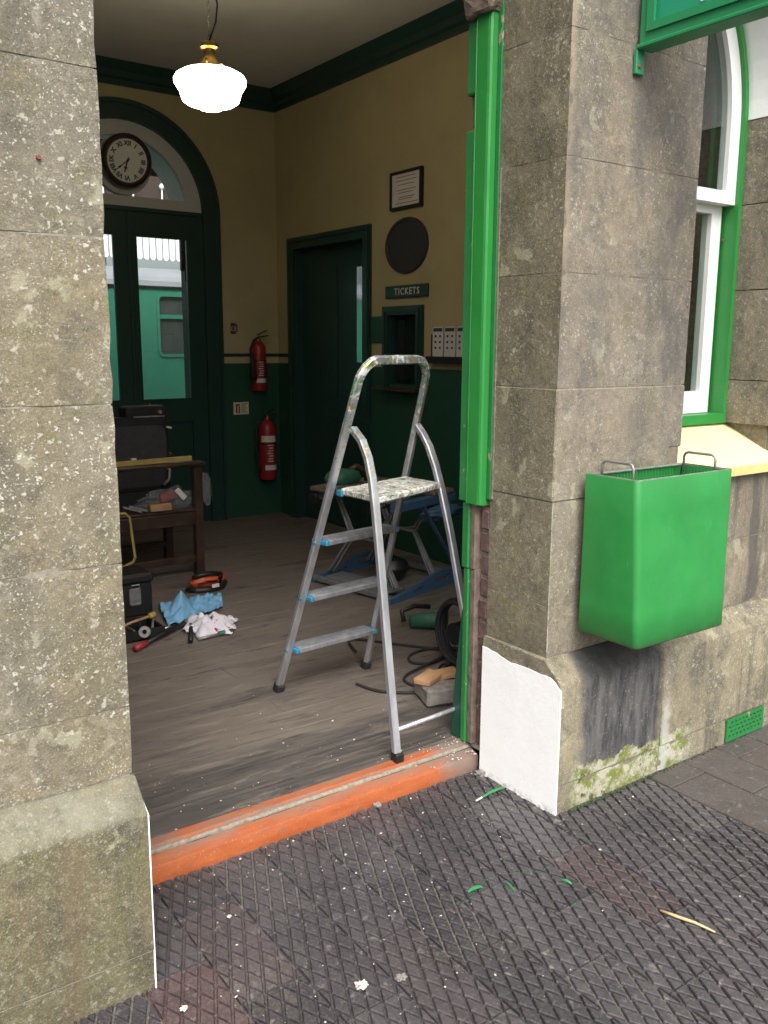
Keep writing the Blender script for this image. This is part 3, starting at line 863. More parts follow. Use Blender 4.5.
# ================================================================== back doors, fanlight
bd = thing('double_door', 'dark green glazed double door under a fanlight in the back wall', 'door', (BCX, 6.6, .08))
ring = arc(BCX, BCZ, .74, 0, pi, 40) + [(BCX-.74,.08),(BCX-.60,.08)] + arc(BCX, BCZ, .60, pi, 0, 40) + [(BCX+.60,.08),(BCX+.74,.08)]
m = MB(); m.prism(ring, [], XZ, 6.565, 6.602); obj('architrave', m, M['dk_green'], bd)
ring = arc(BCX, BCZ, .725, 0, pi, 40) + [(BCX-.725,.08),(BCX-.705,.08)] + arc(BCX, BCZ, .705, pi, 0, 40) + [(BCX+.705,.08),(BCX+.725,.08)]
m = MB(); m.prism(ring, [], XZ, 6.553, 6.566); obj('moulding', m, M['dk_green'], bd)
def leaf(x0, x1, hinge_r):
    # x0..x1 leaf, pane inset
    px0, px1 = (x0+.027, x1-.125) if hinge_r else (x0+.125, x1-.095)
    m = MB(); m.prism(rect(x0, .085, x1, 2.465), [rect(px0, 1.07, px1, 2.29), rect(px0+.0, .28, px1, .90)], XZ, 6.60, 6.645)
    lf = obj('door_leaf', m, M['dk_green'], bd)
    m = MB(); m.prism(rect(px0, 1.07, px1, 2.29), [rect(px0+.012, 1.082, px1-.012, 2.278)], XZ, 6.592, 6.615); obj('glazing_bead', m, M['dk_green'], lf)
    m = MB(); m.box(px0, 6.625, .28, px1, 6.638, .90); obj('panel', m, M['dk_green'], lf)
    m = MB(); m.box(px0, 6.618, 1.07, px1, 6.622, 2.29); obj('pane', m, M['glass'], lf)
leaf(BCX+.035, BCX+.60, True); leaf(BCX-.60, BCX+.0, False)
m = MB(); m.box(BCX-.0, 6.592, .085, BCX+.037, 6.65, 2.465, .004); obj('meeting_stile', m, M['dk_green'], bd)
m = MB(); m.box(BCX-.6, 6.585, 2.455, BCX+.6, 6.66, 2.487, .004); obj('transom', m, M['dk_green'], bd)
# fanlight
m = MB(); zb = 2.487
fo = [(BCX-.6,zb),(BCX+.6,zb)] + arc(BCX, BCZ+.01, .60, 0, pi, 40)
fi = [(BCX-.475,zb+.075),(BCX+.487,zb+.075)] + arc(BCX, BCZ+.01, .49, .17, pi-.17, 36)
m.prism(fo, [fi], XZ, 6.60, 6.65); fan = obj('fanlight_frame', m, M['offwhite'], bd)
m = MB(); m.prism(fi, [], XZ, 6.62, 6.624); obj('fanlight_pane', m, M['glass'], fan)
m = MB(); m.cyl((2.40, 6.598, 2.77), (2.40, 6.66, 2.77), .205, None, 40); obj('clock_backing', m, M['offwhite'], fan)
# outer reveal
m = MB(); m.prism(arc(BCX, BCZ, .608, 0, pi, 36) + arc(BCX, BCZ, .545, pi, 0, 36), [], XZ, 6.70, 7.04)
obj('reveal', m, M['paleblue'], bd)
m = MB(); m.box(BCX+.603, 6.70, .05, BCX+.609, 7.04, 2.48); obj('reveal', m, M['plaque'], bd)
m = MB(); m.box(BCX-.608, 6.70, .05, BCX-.575, 7.04, 2.48); obj('reveal', m, M['plaque'], bd)
m = MB(); m.box(BCX+.46, 6.69, 2.06, BCX+.56, 6.72, 2.48); m.box(BCX+.485, 6.69, 1.98, BCX+.56, 6.72, 2.06); obj('bolt_housing', m, M['black'], bd)
m = MB(); m.cyl((2.50, 6.60, 1.03), (2.50, 6.565, 1.03), .022, .026, 14); obj('knob', m, M['brass'], bd, auto=40)

# clock
ck = thing('wall_clock', 'round dark-rimmed wall clock with roman numerals over the back door', 'clock', (2.43, 6.55, 2.62))
tilt = radians(7)
cc = Vector((2.395, 6.50, 2.785)); axn = Vector((0, -cos(tilt), -sin(tilt))); upv = Vector((0, -sin(tilt), cos(tilt))); rt = Vector((1,0,0))
m = MB(); m.lathe([(0,-.045),(.175,-.045),(.183,-.03),(.183,.0),(.172,.018),(.155,.024),(.148,.012),(.146,.004)], cc, 48, axn)
rimo = obj('rim', m, M['wood_dark'], ck, auto=40)
m = MB(); m.lathe([(0,.0045),(.147,.0045)], cc, 48, axn); face = obj('dial', m, M['clock_face'], ck, fix=True)
rom = ['XII','I','II','III','IIII','V','VI','VII','VIII','IX','X','XI']
for i, s_ in enumerate(rom):
    a = -i*pi/6 + pi/2; d = rt*cos(a) + upv*sin(a)
    tx = rt*sin(a) - upv*cos(a)
    text('numeral', s_, .044, M['ink'], frame_M(cc + axn*.007 + d*.115, tx, d), face, .0008, 'CENTER', .0016)
def hand(ang, L, wd, name, off):
    d = rt*sin(ang) + upv*cos(ang)
    m = MB(); m.obox(cc + axn*off + d*(L/2-.012), wd, .0015, L+.024, d.cross(axn), axn, d)
    m.obox(cc + axn*(off+.0004) + d*(L*.62), wd*2.4, .0012, L*.16, d.cross(axn), axn, d)
    obj(name, m, M['ink'], face)
hand(radians(196), .082, .009, 'hour_hand', .010); hand(radians(231), .118, .0055, 'minute_hand', .0125)
m = MB(); m.cyl(cc+axn*.008, cc+axn*.016, .008, None, 12); obj('centre_boss', m, M['ink'], face)

# ================================================================== right-hand wall items
dr = thing('panelled_door', 'dark green closed door with casing in the right-hand room wall', 'door', (3.65, 5.8, .08))
def casing(y0, y1, z1, w_, x0, x1, parent, name='casing', z0=.08, mat=None):
    m = MB(); m.prism([(y0-w_,z0),(y0,z0),(y0,z1),(y1,z1),(y1,z0),(y1+w_,z0),(y1+w_,z1+w_),(y0-w_,z1+w_)], [], YZ, x0, x1)
    return obj(name, m, mat or M['dk_green'], parent)
casing(DY0, DY1, DZ, .088, 3.628, 3.655, dr); casing(DY0-.055, DY1+.055, DZ+.055, .022, 3.616, 3.630, dr, 'moulding')
ajar = lambda u, v, d: (3.715 + (DY1-u)*.097 + d, u, v)     # leaf stands slightly ajar
m = MB(); m.prism(rect(DY0+.0, .085, DY1-.004, DZ-.004), [rect(5.42,1.375,5.612,2.062)], ajar, 0, .04)
lf = obj('door_leaf', m, M['dk_green'], dr)
m = MB(); m.prism(rect(5.415,1.37,5.617,2.067), [], ajar, -.004, -.001); obj('pane', m, M['silvered'], lf)
for a, b, c, d in ((5.45,5.75,.25,.95),(5.85,6.18,.25,.95),(5.85,6.18,1.1,2.1)):
    m = MB(); m.prism(rect(a, c, b, d), [], ajar, -.010, .002); obj('panel', m, M['dk_green'], lf)
m = MB(); m.box(3.652, DY1-.001, .08, 3.90, DY1+.012, DZ+.01); m2_ = obj('jamb_lining', m, M['dk_green'], dr)
m = MB(); m.box(3.652, DY0-.012, .08, 3.90, DY0+.001, DZ+.01); obj('jamb_lining', m, M['dk_green'], dr)
m = MB(); m.box(3.652, DY0, DZ-.002, 3.90, DY1, DZ+.012); obj('head_lining', m, M['dk_green'], dr)
# ticket window
tw = thing('ticket_window', 'dark green framed ticket hatch with ledge below the TICKETS sign', 'ticket window', (3.65, 4.86, 1.2))
casing(TY0, TY1, TZ1, .058, 3.622, 3.655, tw, z0=1.215)
casing(TY0-.02, TY1+.02, TZ1+.02, .018, 3.612, 3.625, tw, 'moulding', z0=1.215)
m = MB(); m.box(3.652, TY1-.001, TZ0-.01, 3.9, TY1+.01, TZ1+.01); obj('jamb_lining', m, M['dk_green'], tw)
m = MB(); m.box(3.652, TY0, TZ1-.001, 3.9, TY1, TZ1+.012); obj('head_lining', m, M['dk_green'], tw)
m = MB(); m.box(3.55, TY0-.09, 1.192, 3.66, TY1+.09, 1.215, .004); obj('ledge', m, M['wood_dark'], tw)
m = MB(); m.box(3.74, TY0-.01, 1.2, 3.75, TY1+.01, TZ1+.01); obj('shutter', m, M['dk_green'], tw)
m = MB(); m.box(3.70, TY0+.03, 1.26, 3.705, TY1-.03, TZ1-.03); obj('pane', m, M['dark_glass'], tw)
m = MB(); m.box(3.636, 5.085, 1.515, 3.651, 5.24, 1.695, .003); o = obj('fixing_board', m, M['dado'], None)
tag(o, 'small green board between the door casing and the ticket hatch', 'board')
# TICKETS sign
ts = thing('tickets_sign', 'small dark green sign reading TICKETS on the cream wall', 'sign', (3.65, 4.825, 1.81))
m = MB(); m.box(3.632, 4.594, 1.812, 3.650, 5.056, 1.892, .003); obj('board', m, M['sign_green'] if False else M['dk_green'], ts)
text('lettering', 'TICKETS', .062, M['paper'], frame_M((3.6305, 4.810, 1.8495), (0,-1,0), (0,0,1)), ts, .001, 'CENTER', .0008, 1.22)
# framed certificate
cf = thing('framed_notice', 'black framed printed certificate high on the right-hand cream wall', 'picture frame', (3.65, 4.83, 2.37))
m = MB(); m.prism(rect(4.664,2.376,5.002,2.616), [rect(4.682,2.394,4.984,2.598)], YZ, 3.625, 3.650)
obj('frame', m, M['black'], cf)
m = MB(); m.box(3.634, 4.68, 2.392, 3.640, 4.986, 2.60); pp = obj('paper', m, M['paper'], cf)
m = MB()
for i, (z, a, b) in enumerate([(2.578,.07,.07),(2.555,.05,.06),(2.530,.10,.10),(2.497,.06,.08),(2.480,.11,.10),(2.452,.08,.12),(2.44,.12,.11),(2.415,.03,.05)]):
    m.box(3.633, 4.69+a*.6, z-.0022, 3.6345, 4.98-b*.6, z+.0022)
obj('printed_lines', m, M['mortar'], pp)
pq = MB(); pq.lathe([(0,-.01),(.168,-.01),(.170,.0),(.166,.012),(.150,.014),(.147,.009),(0,.009)], (3.645, 4.835, 2.135), 48, (-1,0,0))
bmesh.ops.transform(pq.bm, matrix=Matrix.Translation((0,4.835,2.145)) @ Matrix.Diagonal((1,1.36,1.06,1)) @ Matrix.Translation((0,-4.835,-2.135)), verts=pq.bm.verts[:])
tag(obj('round_plaque', pq, M['plaque'], None, auto=35), 'plain dark round plaque on the cream wall between the framed notice and the TICKETS sign', 'plaque')
# leaflet rack
lr = thing('leaflet_rack', 'dark wall rack of white leaflets between the ticket hatch and the green door frame', 'leaflet rack', (3.64, 4.3, 1.4))
m = MB(); m.box(3.60, 4.02, 1.385, 3.650, 4.555, 1.402); m.box(3.598, 4.02, 1.385, 3.602, 4.555, 1.43); m.box(3.64, 4.02, 1.385, 3.65, 4.555, 1.57)
obj('rack', m, M['black'], lr)
for i in range(4):
    y = 4.495 - i*.118
    ll = MB(); ll.obox((3.616, y-.052, 1.512), .022, .104, .205, (1,0,0), (0,1,0), (0,0,1)); lo_ = obj('leaflet', ll, M['paper'], lr)
    m = MB()
    m.obox((3.604, y-.052, 1.596), .002, .088, .022, (1,0,0), (0,1,0), (0,0,1))
    obj('heading', m, M['ink'], lo_)
    m = MB()
    for q in range(6):
        m.obox((3.604, y-.03-.045*(q%2), 1.556-.036*(q//2)), .002, .016, .014, (1,0,0), (0,1,0), (0,0,1))
    o = obj('printed_dots', m, M['ink'], lo_); o['kind'] = 'stuff'

# ------------------------------------------------ back wall: extinguishers and notices
def extinguisher(label, x, z0, h, r, hose_side, yb=6.60, lab2=None, nozzle=False):
    y = yb - r - .035
    t = thing('fire_extinguisher', label, 'fire extinguisher', (x, y, z0), 'red extinguishers on the back wall')
    m = MB(); m.lathe([(0,0),(r*.92,0),(r,.012),(r,h*.80),(r*.93,h*.86),(r*.6,h*.915),(r*.32,h*.94),(r*.32,h*.95),(0,h*.95)], (x,y,z0), 28)
    body = obj('cylinder', m, M['red'], t, auto=40)
    m = MB(); m.lathe([(r*.3,h*.93),(r*.3,h*.985),(r*.18,h*.99),(r*.18,h*1.02),(0,h*1.02)], (x,y,z0), 16); obj('valve', m, M['brass'], t, auto=40)
    top = Vector((x,y,z0+h))
    m = MB(); m.bar(top+Vector((-.01,0,.005)), top+Vector((.085,-.015,.02)), .02, .010, bev=.002)
    m.bar(top+Vector((-.01,0,.025)), top+Vector((.075,-.01,.062)), .02, .008, bev=.002); obj('lever', m, M['black'], t)
    m = MB(); s = hose_side
    if nozzle:
        m.tube([top+Vector((s*.01,-.01,.0)), top+Vector((s*.05,-.02,-.02)), top+Vector((s*(r+.02),-.02,-.09)), top+Vector((s*(r+.012),-.02,-.2))], .010, 8)
        m.cyl(top+Vector((s*(r+.012),-.03,-.12)), top+Vector((s*(r+.004),-.03,-.33)), .014, .030, 14)
    else:
        m.tube([top+Vector((s*.01,0,0)), top+Vector((s*.045,-.01,-.0)), top+Vector((s*(r+.035),-.01,-.12)), top+Vector((s*(r+.045),-.01,-.25)), top+Vector((s*(r+.02),-.01,-h*.80)), top+Vector((s*(r*.9),-.01,-h*.9))], .009, 8)
    obj('hose', m, M['rubber'], t, smooth=True)
    m = MB(); m.tube([(x,y,z0+h*.12),(x,y,z0+h*.12+.001)], r*1.002, 8, False) if False else None
    def wrap(za, zb, a0, a1, mat, name):
        q = MB(); q.sheet(lambda u, v: (x + (r+.0012)*cos(a0+(a1-a0)*u), y + (r+.0012)*sin(a0+(a1-a0)*u), z0+h*(za+(zb-za)*v)), 10, 1)
        obj(name, q, mat, body, smooth=True)
    A0, A1 = radians(-135), radians(-45)
    wrap(.60, .70, radians(-160), radians(-60), M['label_cream'] if lab2 else M['red'], 'band')
    wrap(.155, .235, A0, A1, M['paper'], 'label')
    for i in range(7): wrap(.29+.042*i, .305+.042*i, radians(-118+5*(i%3)), radians(-75-6*(i%2)), M['paper'], 'label_text')
    m = MB(); m.box(x-.02, y+r*.6, z0+h*.55, x+.02, yb, z0+h*.62); m.lathe([(r+.001,h*.56),(r+.003,h*.56),(r+.003,h*.585),(r+.001,h*.585)], (x,y,z0), 24); obj('wall_bracket', m, M['black'], t)
    return t
extinguisher('upper red fire extinguisher with black horn, mounted across the dado line', 3.415, 1.13, .42, .060, -1, nozzle=True)
extinguisher('lower, larger red fire extinguisher with cream band, hung on the dark green dado', 3.475, .40, .52, .073, -1, lab2=True)
n1 = thing('fire_action_notice', 'small cream notice with a red extinguisher symbol on the dark green dado', 'sign', (3.29, 6.59, .95))
m = MB(); m.box(3.225, 6.594, .935, 3.362, 6.6, 1.035, .001); b_ = obj('board', m, M['label_cream'], n1)
m = MB(); m.box(3.245, 6.592, .948, 3.282, 6.595, 1.02); obj('red_square', m, M['red'], b_)
m = MB(); m.box(3.258, 6.5905, .955, 3.269, 6.5925, 1.0); m.box(3.262, 6.5905, 1.0, 3.276, 6.5925, 1.006); obj('extinguisher_symbol', m, M['paper'], b_)
m = MB(); [m.box(3.295, 6.592, .952+.016*i, 3.345-.012*(i%2), 6.5942, .957+.016*i) for i in range(5)]; obj('printed_lines', m, M['ink'], b_)
n2 = thing('small_notice', 'tiny printed square notice on the cream wall left of the upper extinguisher', 'sign', (3.27, 6.59, 1.6))
m = MB(); m.box(3.215, 6.596, 1.575, 3.315, 6.601, 1.685); b_ = obj('board', m, M['cream'], n2)
m = MB(); m.box(3.222, 6.5945, 1.580, 3.262, 6.5965, 1.605); m.box(3.232, 6.5945, 1.61, 3.25, 6.5965, 1.635); m.box(3.222, 6.5945, 1.64, 3.262, 6.5965, 1.668); m.box(3.272, 6.5945, 1.60, 3.278, 6.5965, 1.66); obj('printed_symbol', m, M['ink'], b_)
m = MB(); m.box(3.264, 6.5945, 1.59, 3.27, 6.5965, 1.66); m.box(3.216, 6.5945, 1.585, 3.221, 6.5965, 1.66); obj('printed_symbol', m, M['red'], b_)

# ------------------------------------------------ pendant lamp
LX, LY = 2.070, 4.40
la = thing('pendant_lamp', 'lit white opal schoolhouse pendant lamp hanging on a chain', 'lamp', (LX, LY, 2.67))
sh = [(.052,.205),(.10,.200),(.160,.184),(.198,.163),(.211,.140),(.208,.120),(.192,.096),(.178,.072),(.173,.050),(.164,.026),(.138,.008),(.100,0),(.078,-.006),(.062,-.020),(.03,-.028),(0,-.030)]
sh = [(r*.86, .205-(.205-h)*.86) for r, h in sh]
m = MB(); m.lathe(sh, (LX,LY,2.655), 40); obj('lamp_shade', m, M['lamp'], la, smooth=True)
m = MB(); m.lathe([(0,.325),(.034,.325),(.047,.318),(.047,.300),(.034,.292),(.030,.268),(.034,.248),(.052,.228),(.066,.204),(.066,.196),(.05,.196)], (LX,LY,2.655), 28); obj('gallery', m, M['brass'], la, auto=35)
for a in range(3):
    m = MB(); d = Vector((cos(a*2.1+4), sin(a*2.1+4), 0)); m.cyl(Vector((LX,LY,2.655+.232))+d*.05, Vector((LX,LY,2.655+.232))+d*.066, .006, None, 8); obj('screw', m, M['brass'], la)
m = MB(); zc = 2.99; i = 0
while zc < 3.45:
    n = 10; a = (i % 2)*pi/2
    pts = [(LX + .008*cos(2*pi*q/n)*cos(a), LY + .008*cos(2*pi*q/n)*sin(a), zc+.013 + .014*sin(2*pi*q/n)) for q in range(n+1)]
    m.tube(pts, .0022, 5, False); zc += .022; i += 1
obj('chain', m, M['dull_metal'], la)
m = MB(); m.tube([(LX+.002,LY,2.99),(LX+.01,LY-.01,3.02),(LX+.035,LY-.01,3.08),(LX+.045,LY-.01,3.16),(LX+.035,LY,3.26),(LX+.03,LY,3.36),(LX+.01,LY,3.45)], .0045, 6); obj('flex', m, M['black'], la, smooth=True)
m = MB(); m.lathe([(0,-.03),(.03,-.028),(.05,-.01),(.052,0),(0,0)], (LX,LY,3.46), 20); obj('ceiling_rose', m, M['brass'], la)

# ================================================================== door frame (front)
df = thing('door_frame', 'bright green painted doorway frame post on the right, rotten foot sawn off at knee height', 'door frame', (2.0, 2.25, .97))
# main moulded post: section in XY, extruded in z
sec = [(2.004,2.200),(1.986,2.201),(1.980,2.206),(1.977,2.214),(1.977,2.262),(1.9785,2.2635),(1.9785,2.2655),(1.977,2.267),(1.977,2.270),(1.980,2.272),(2.024,2.272),(2.024,2.200)]
m = MB()
zs = [.968 + (2.53-.968)*i/26 for i in range(27)]
rings = []
for z in zs:
    r_ = []
    for i, (x, y) in enumerate(sec):
        n_ = noise.noise(Vector((x*40, y*40, z*9)))*.0016
        dz = 0
        if z == zs[0]: dz = -(y-2.2)*.02 + .006*noise.noise(Vector((x*60,y*60,0)))
        if z == zs[-1]: dz = .012*noise.noise(Vector((x*90, y*90, 2))) - (y-2.2)*.35
        r_.append(m.bm.verts.new((x+n_, y+n_*.6, z+dz)))
    rings.append(r_)
for A, B in zip(rings, rings[1:]):
    for i in range(len(A)):
        j = (i+1) % len(A); m.bm.faces.new([A[i],A[j],B[j],B[i]])
m.bm.faces.new(rings[0]); m.bm.faces.new(rings[-1][::-1])
obj('moulded_post', m, M['green'], df)
# inner stop with a missing length showing the brick
def stop(z0, z1, bite0=0, bite1=0):
    m = MB(); m.box(1.9805, 2.2725, z0, 2.03, 2.312, z1, .003); 
    bmesh.ops.subdivide_edges(m.bm, edges=[e for e in m.bm.edges if abs(e.verts[0].co.z-e.verts[1].co.z) > .1], cuts=14)
    for v in m.bm.verts:
        if abs(v.co.z-z0) < .02 or abs(v.co.z-z1) < .02: v.co.z += .01*noise.noise(v.co*70)
    return obj('door_stop', m, M['green_chip'], df)
stop(.972, 2.18); stop(2.285, 2.50)
m = MB(); m.box(1.994, 2.268, 2.19, 2.03, 2.303, 2.282, .004); m.jitter(.004, 60, 3); obj('broken_timber', m, M['raw_timber'], df)
# rotten frame head at the top
m = MB(); m.box(1.955, 2.186, 2.505, 2.022, 2.312, 2.60, .008); m.jitter(.008, 30, 4); m.jitter(.004, 80, 0); obj('rotten_head', m, M['raw_timber'], df, label='broken dark timber and mortar at the head of the frame')
# sliver of paint up the stone joint
m = MB(); m.box(2.0045, 2.180, .99, 2.0125, 2.197, 2.62, .001); m.jitter(.0015, 40, 2); obj('painted_fillet', m, M['green_chip'], df)
m = MB(); m.box(2.0075, 2.172, .99, 2.0125, 2.1805, 2.05, .001); m.jitter(.002, 45, 4); obj('mortar_fillet', m, M['mortar'], df)
# lining left in the cut-out: narrow upright plus the board behind
m = MB(); m.box(1.995, 2.240, .735, 2.045, 2.262, .968, .002); m.jitter(.0012, 40, 2); obj('raw_timber_post', m, M['raw_timber'], df)
m = MB(); m.box(1.999, 2.237, .085, 2.045, 2.263, .735, .003); bmesh.ops.subdivide_edges(m.bm, edges=[e for e in m.bm.edges if abs(e.verts[0].co.z-e.verts[1].co.z) > .1], cuts=16); m.jitter(.003, 40, 0); obj('raw_timber_post', m, M['raw_timber'], df)
m = MB(); m.box(1.987, 2.264, .735, 2.03, 2.298, .968, .003); obj('lining_strip', m, M['green_chip'], df)
m = MB(); m.box(1.991, 2.265, .083, 2.03, 2.290, .733, .003); obj('lining_strip', m, M['green_chip'], df)
m = MB(); m.prism([(2.291,.083),(2.350,.083),(2.335,.30),(2.306,.55),(2.291,.62)], [], YZ, 2.0, 2.02); obj('lining_board', m, M['dado'], df)
# left-hand frame post (only seen from the side)
m = MB(); m.box(.652, 2.20, .085, .69, 2.32, 2.5, .004); obj('moulded_post', m, M['green'], df)
m = MB(); m.prism(arc(dcx, SPR, dR-.004, 0, pi, 20) + arc(dcx, SPR, dR-.045, pi, 0, 20), [], XZ, 2.2, 2.32); obj('arched_head', m, M['green'], df)

# threshold
th = thing('door_sill', 'orange painted timber threshold with worn step and dusty right end', 'threshold', (1.33, 2.25, 0))
def sill_run(prof, name, x0, x1, mat, amt=.0012):
    m = MB(); m.prism(prof, [], YZ, x0, x1)
    bmesh.ops.subdivide_edges(m.bm, edges=[e for e in m.bm.edges if abs(e.verts[0].co.x-e.verts[1].co.x) > .1], cuts=40)
    for v in m.bm.verts: v.co += noise.noise_vector(v.co*22)*amt
    return obj(name, m, mat, th, auto=35)
sill_run([(2.219,-.02),(2.217,.040),(2.221,.047),(2.230,.051),(2.262,.060),(2.262,-.02)], 'nosing', .646, 2.018, M['orange'], .0016)
sill_run([(2.262,-.02),(2.262,.066),(2.2655,.070),(2.272,.070),(2.272,-.02)], 'water_bar', .646, 2.018, M['mortar_light'])
sill_run([(2.272,-.02),(2.272,.073),(2.276,.080),(2.306,.0835),(2.309,.08),(2.309,-.02)], 'inner_tread', .646, 2.018, M['orange'])

# ================================================================== step ladder
ld = thing('step_ladder', 'paint-splashed aluminium step ladder with three treads and a platform, standing in the doorway', 'step ladder', (1.92, 2.7, .08))
def stile(s):          # s 0 left, 1 right
    xf = 1.680 if s == 0 else 2.130
    xt = 1.705 if s == 0 else 2.068
    return Vector((xf, 3.085, .095)), Vector((xt, 2.50 if s == 0 else 2.665, 1.375))
# measured: both stiles run to a curved hand rail
def lerp(a, b, t): return a + (b-a)*t
AL = Vector((1.680,3.080,.10)); AT = Vector((1.702,2.525,1.372))
BL = Vector((2.130,3.094,.10)); BT = Vector((2.092,2.650,1.368))
# bring the right stile to the same lean as the left
def rail():
    pts = [AL, lerp(AL,AT,.25), lerp(AL,AT,.5), lerp(AL,AT,.75), AT]
    up_ = (AT-AL).normalized(); upb = (BT-BL).normalized(); x_ = (BT-AT).normalized()
    R = .085
    for i in range(1, 8):
        a = i/8*pi/2; pts.append(AT + up_*(R*sin(a)) + x_*(R*(1-cos(a))))
    pts.append(AT + up_*R + x_*R); pts.append(BT + upb*R - x_*R)
    for i in range(1, 8):
        a = (1-i/8)*pi/2; pts.append(BT + upb*(R*sin(a)) - x_*(R*(1-cos(a))))
    pts += [BT, lerp(BL,BT,.75), lerp(BL,BT,.5), lerp(BL,BT,.25), BL]
    return pts
m = MB(); m.tube(rail(), .01, sq=(.0115,.0155,.005), up=(1,0,0)); obj('front_frame_and_hand_rail', m, M['alu'], ld)
# rear legs with the curve where they meet the stiles
def rear(foot, pts): 
    m = MB(); m.tube([foot]+pts, .01, sq=(.012,.014,.004), up=(1,0,0)); return obj('rear_leg', m, M['alu'], ld)
rear(Vector((1.711,2.297,.10)), [Vector(p) for p in ((1.709,2.350,.45),(1.707,2.40,.80),(1.706,2.425,.96),(1.706,2.444,1.05),(1.706,2.468,1.12),(1.706,2.505,1.175),(1.706,2.56,1.212))])
rear(Vector((2.150,2.330,.10)), [Vector(p) for p in ((2.135,2.43,.45),(2.118,2.515,.80),(2.112,2.565,.96),(2.108,2.60,1.05),(2.104,2.635,1.12),(2.100,2.67,1.165),(2.096,2.70,1.195))])
for p, q in ((AL,AT),(BL,BT)):
    d = (q-p).normalized(); m = MB(); m.obox(p-d*.002, .034, .042, .045, (1,0,0), d.cross(Vector((1,0,0))), d, .004); obj('foot', m, M['rubber'], ld)
for p in ((1.711,2.294,.095),(2.150,2.328,.095)):
    m = MB(); m.obox(p, .034, .038, .035, bev=.004); obj('foot', m, M['black'], ld)
for t in (.145, .335, .525):
    a = lerp(AL, AT, t); b = lerp(BL, BT, t)
    a = a + Vector((.014,0,0)); b = b + Vector((-.014,0,0)); mid = (a+b)/2
    x_ = (b-a).normalized(); y_ = Vector((0,0,1)).cross(x_).normalized()
    m = MB(); m.obox(mid, (b-a).length, .082, .020, x_, y_, (0,0,1), .003)
    for k in range(6): m.obox(mid + y_*(-.032+.0128*k) + Vector((0,0,.011)), (b-a).length-.02, .006, .003, x_, y_, (0,0,1))
    tr = obj('tread', m, M['alu'], ld)
    for e, sgn in ((a,1),(b,-1)):
        m = MB(); m.obox(e + x_*sgn*.006, .020, .086, .021, x_, y_, (0,0,1), .004); m.obox(e - x_*sgn*.026 , .008, .022, .014, x_, y_, (0,0,1), .003); obj('end_cap', m, M['blue_cap'], tr)
# platform
px0, px1 = 1.712, 2.108
c0 = lerp(AL,AT,.705); c1 = lerp(BL,BT,.705)
A_ = Vector((1.716, 2.660, .985)); B_ = Vector((2.094, 2.775, .985)); C_ = Vector((2.108, 2.560, .985)); D_ = Vector((1.722, 2.425, .985))
m = MB(); m.prism([(A_.x,A_.y),(B_.x,B_.y),(C_.x,C_.y),(D_.x,D_.y)], [], XY, .966, .990)
bmesh.ops.recalc_face_normals(m.bm, faces=m.bm.faces[:]); bmesh.ops.bevel(m.bm, geom=[e for e in m.bm.edges if len(e.link_faces)==2 and e.calc_face_angle(0) > .5], offset=.005, segments=1, affect='EDGES')
pf = obj('platform', m, M['plat'], ld)
m = MB(); m.obox((1.716, 2.66, .972), .014, .035, .025, bev=.004); obj('hinge_cap', m, M['blue_cap'], pf)
m = MB(); m.obox((2.092, 2.765, .972), .014, .035, .025, bev=.004); obj('hinge_cap', m, M['blue_cap'], pf)
m = MB(); m.tube([(1.711,2.312,.185),(2.146,2.350,.185)], .0085, 10); obj('rear_brace', m, M['alu'], ld, smooth=True)
m = MB(); m.tube([(1.70,2.99,.245),(1.70,2.98,.25)], .004, 6)
m.bm.free()

# ================================================================== litter bin
bn = thing('litter_bin', 'bright green square litter bin with wire basket fixed to the stone pier', 'litter bin', (2.35, 1.76, .58))
bx0, bx1, by0, by1, bz0, bz1 = 2.116, 2.602, 1.660, 1.8655, .592, 1.108
def bin_loop(t, z, off=0, top=False):
    # slight taper towards the foot; rounded vertical corners; t = inset
    tx0, tx1, ty0, ty1 = bx0+off, bx1-off, by0+off, by1-off
    k = (1-(z-bz0)/(bz1-bz0))
    tx0 += .0*k; tx1 -= .036*k; ty0 -= .030*k
    r = max(.004, .021-off); pts = []
    for cx_, cy_, a in ((tx1-r,ty0+r,-pi/2),(tx1-.006,ty1-.006,0),(tx0+.006,ty1-.006,pi/2),(tx0+r,ty0+r,pi)):
        rr = r if cy_ < 1.8 else .006
        for i in range(7): pts.append((cx_+rr*cos(a+i*pi/12), cy_+rr*sin(a+i*pi/12), z))
    return pts
m = MB()
def skin(levels, capb=True):
    rs = [[m.bm.verts.new(p) for p in l] for l in levels]
    for A, B in zip(rs, rs[1:]):
        n = len(A)
        for i in range(n): m.bm.faces.new([A[i],A[(i+1)%n],B[(i+1)%n],B[i]])
    if capb: m.bm.faces.new(rs[0][::-1])
    return rs
lv = [bin_loop(0, bz0, .006)] + [bin_loop(0, z) for z in (bz0+.006, .70,.80,.90,1.0,bz1-.002)] + [bin_loop(0, bz1, .001)]
inn = [bin_loop(0, bz1, .004)] + [bin_loop(0, z, .0045) for z in (bz1-.003, .9, .70)]
skin(lv + inn)
rsl = inn[-1]; m.bm.faces.new([m.bm.verts.new(p) for p in rsl])
for v in m.bm.verts: v.co += noise.noise_vector(v.co*5)*.0016
bo = obj('bin_body', m, M['bin_green'], bn, auto=50)
m = MB()     # inner wire basket
ix0, ix1, iy0, iy1 = bx0+.014, bx1-.014, by0+.014, by1-.012
for k in range(30):
    x = ix0+(ix1-ix0)*k/29; m.bar((x,iy1,.72),(x,iy1,1.10), .0022, .0022); m.bar((x,iy0,.72),(x,iy0,1.09), .0022, .0022)
for k in range(15):
    y = iy0+(iy1-iy0)*k/14; m.bar((ix0,y,.72),(ix0,y,1.10), .0022, .0022); m.bar((ix1,y,.72),(ix1,y,1.10), .0022, .0022)
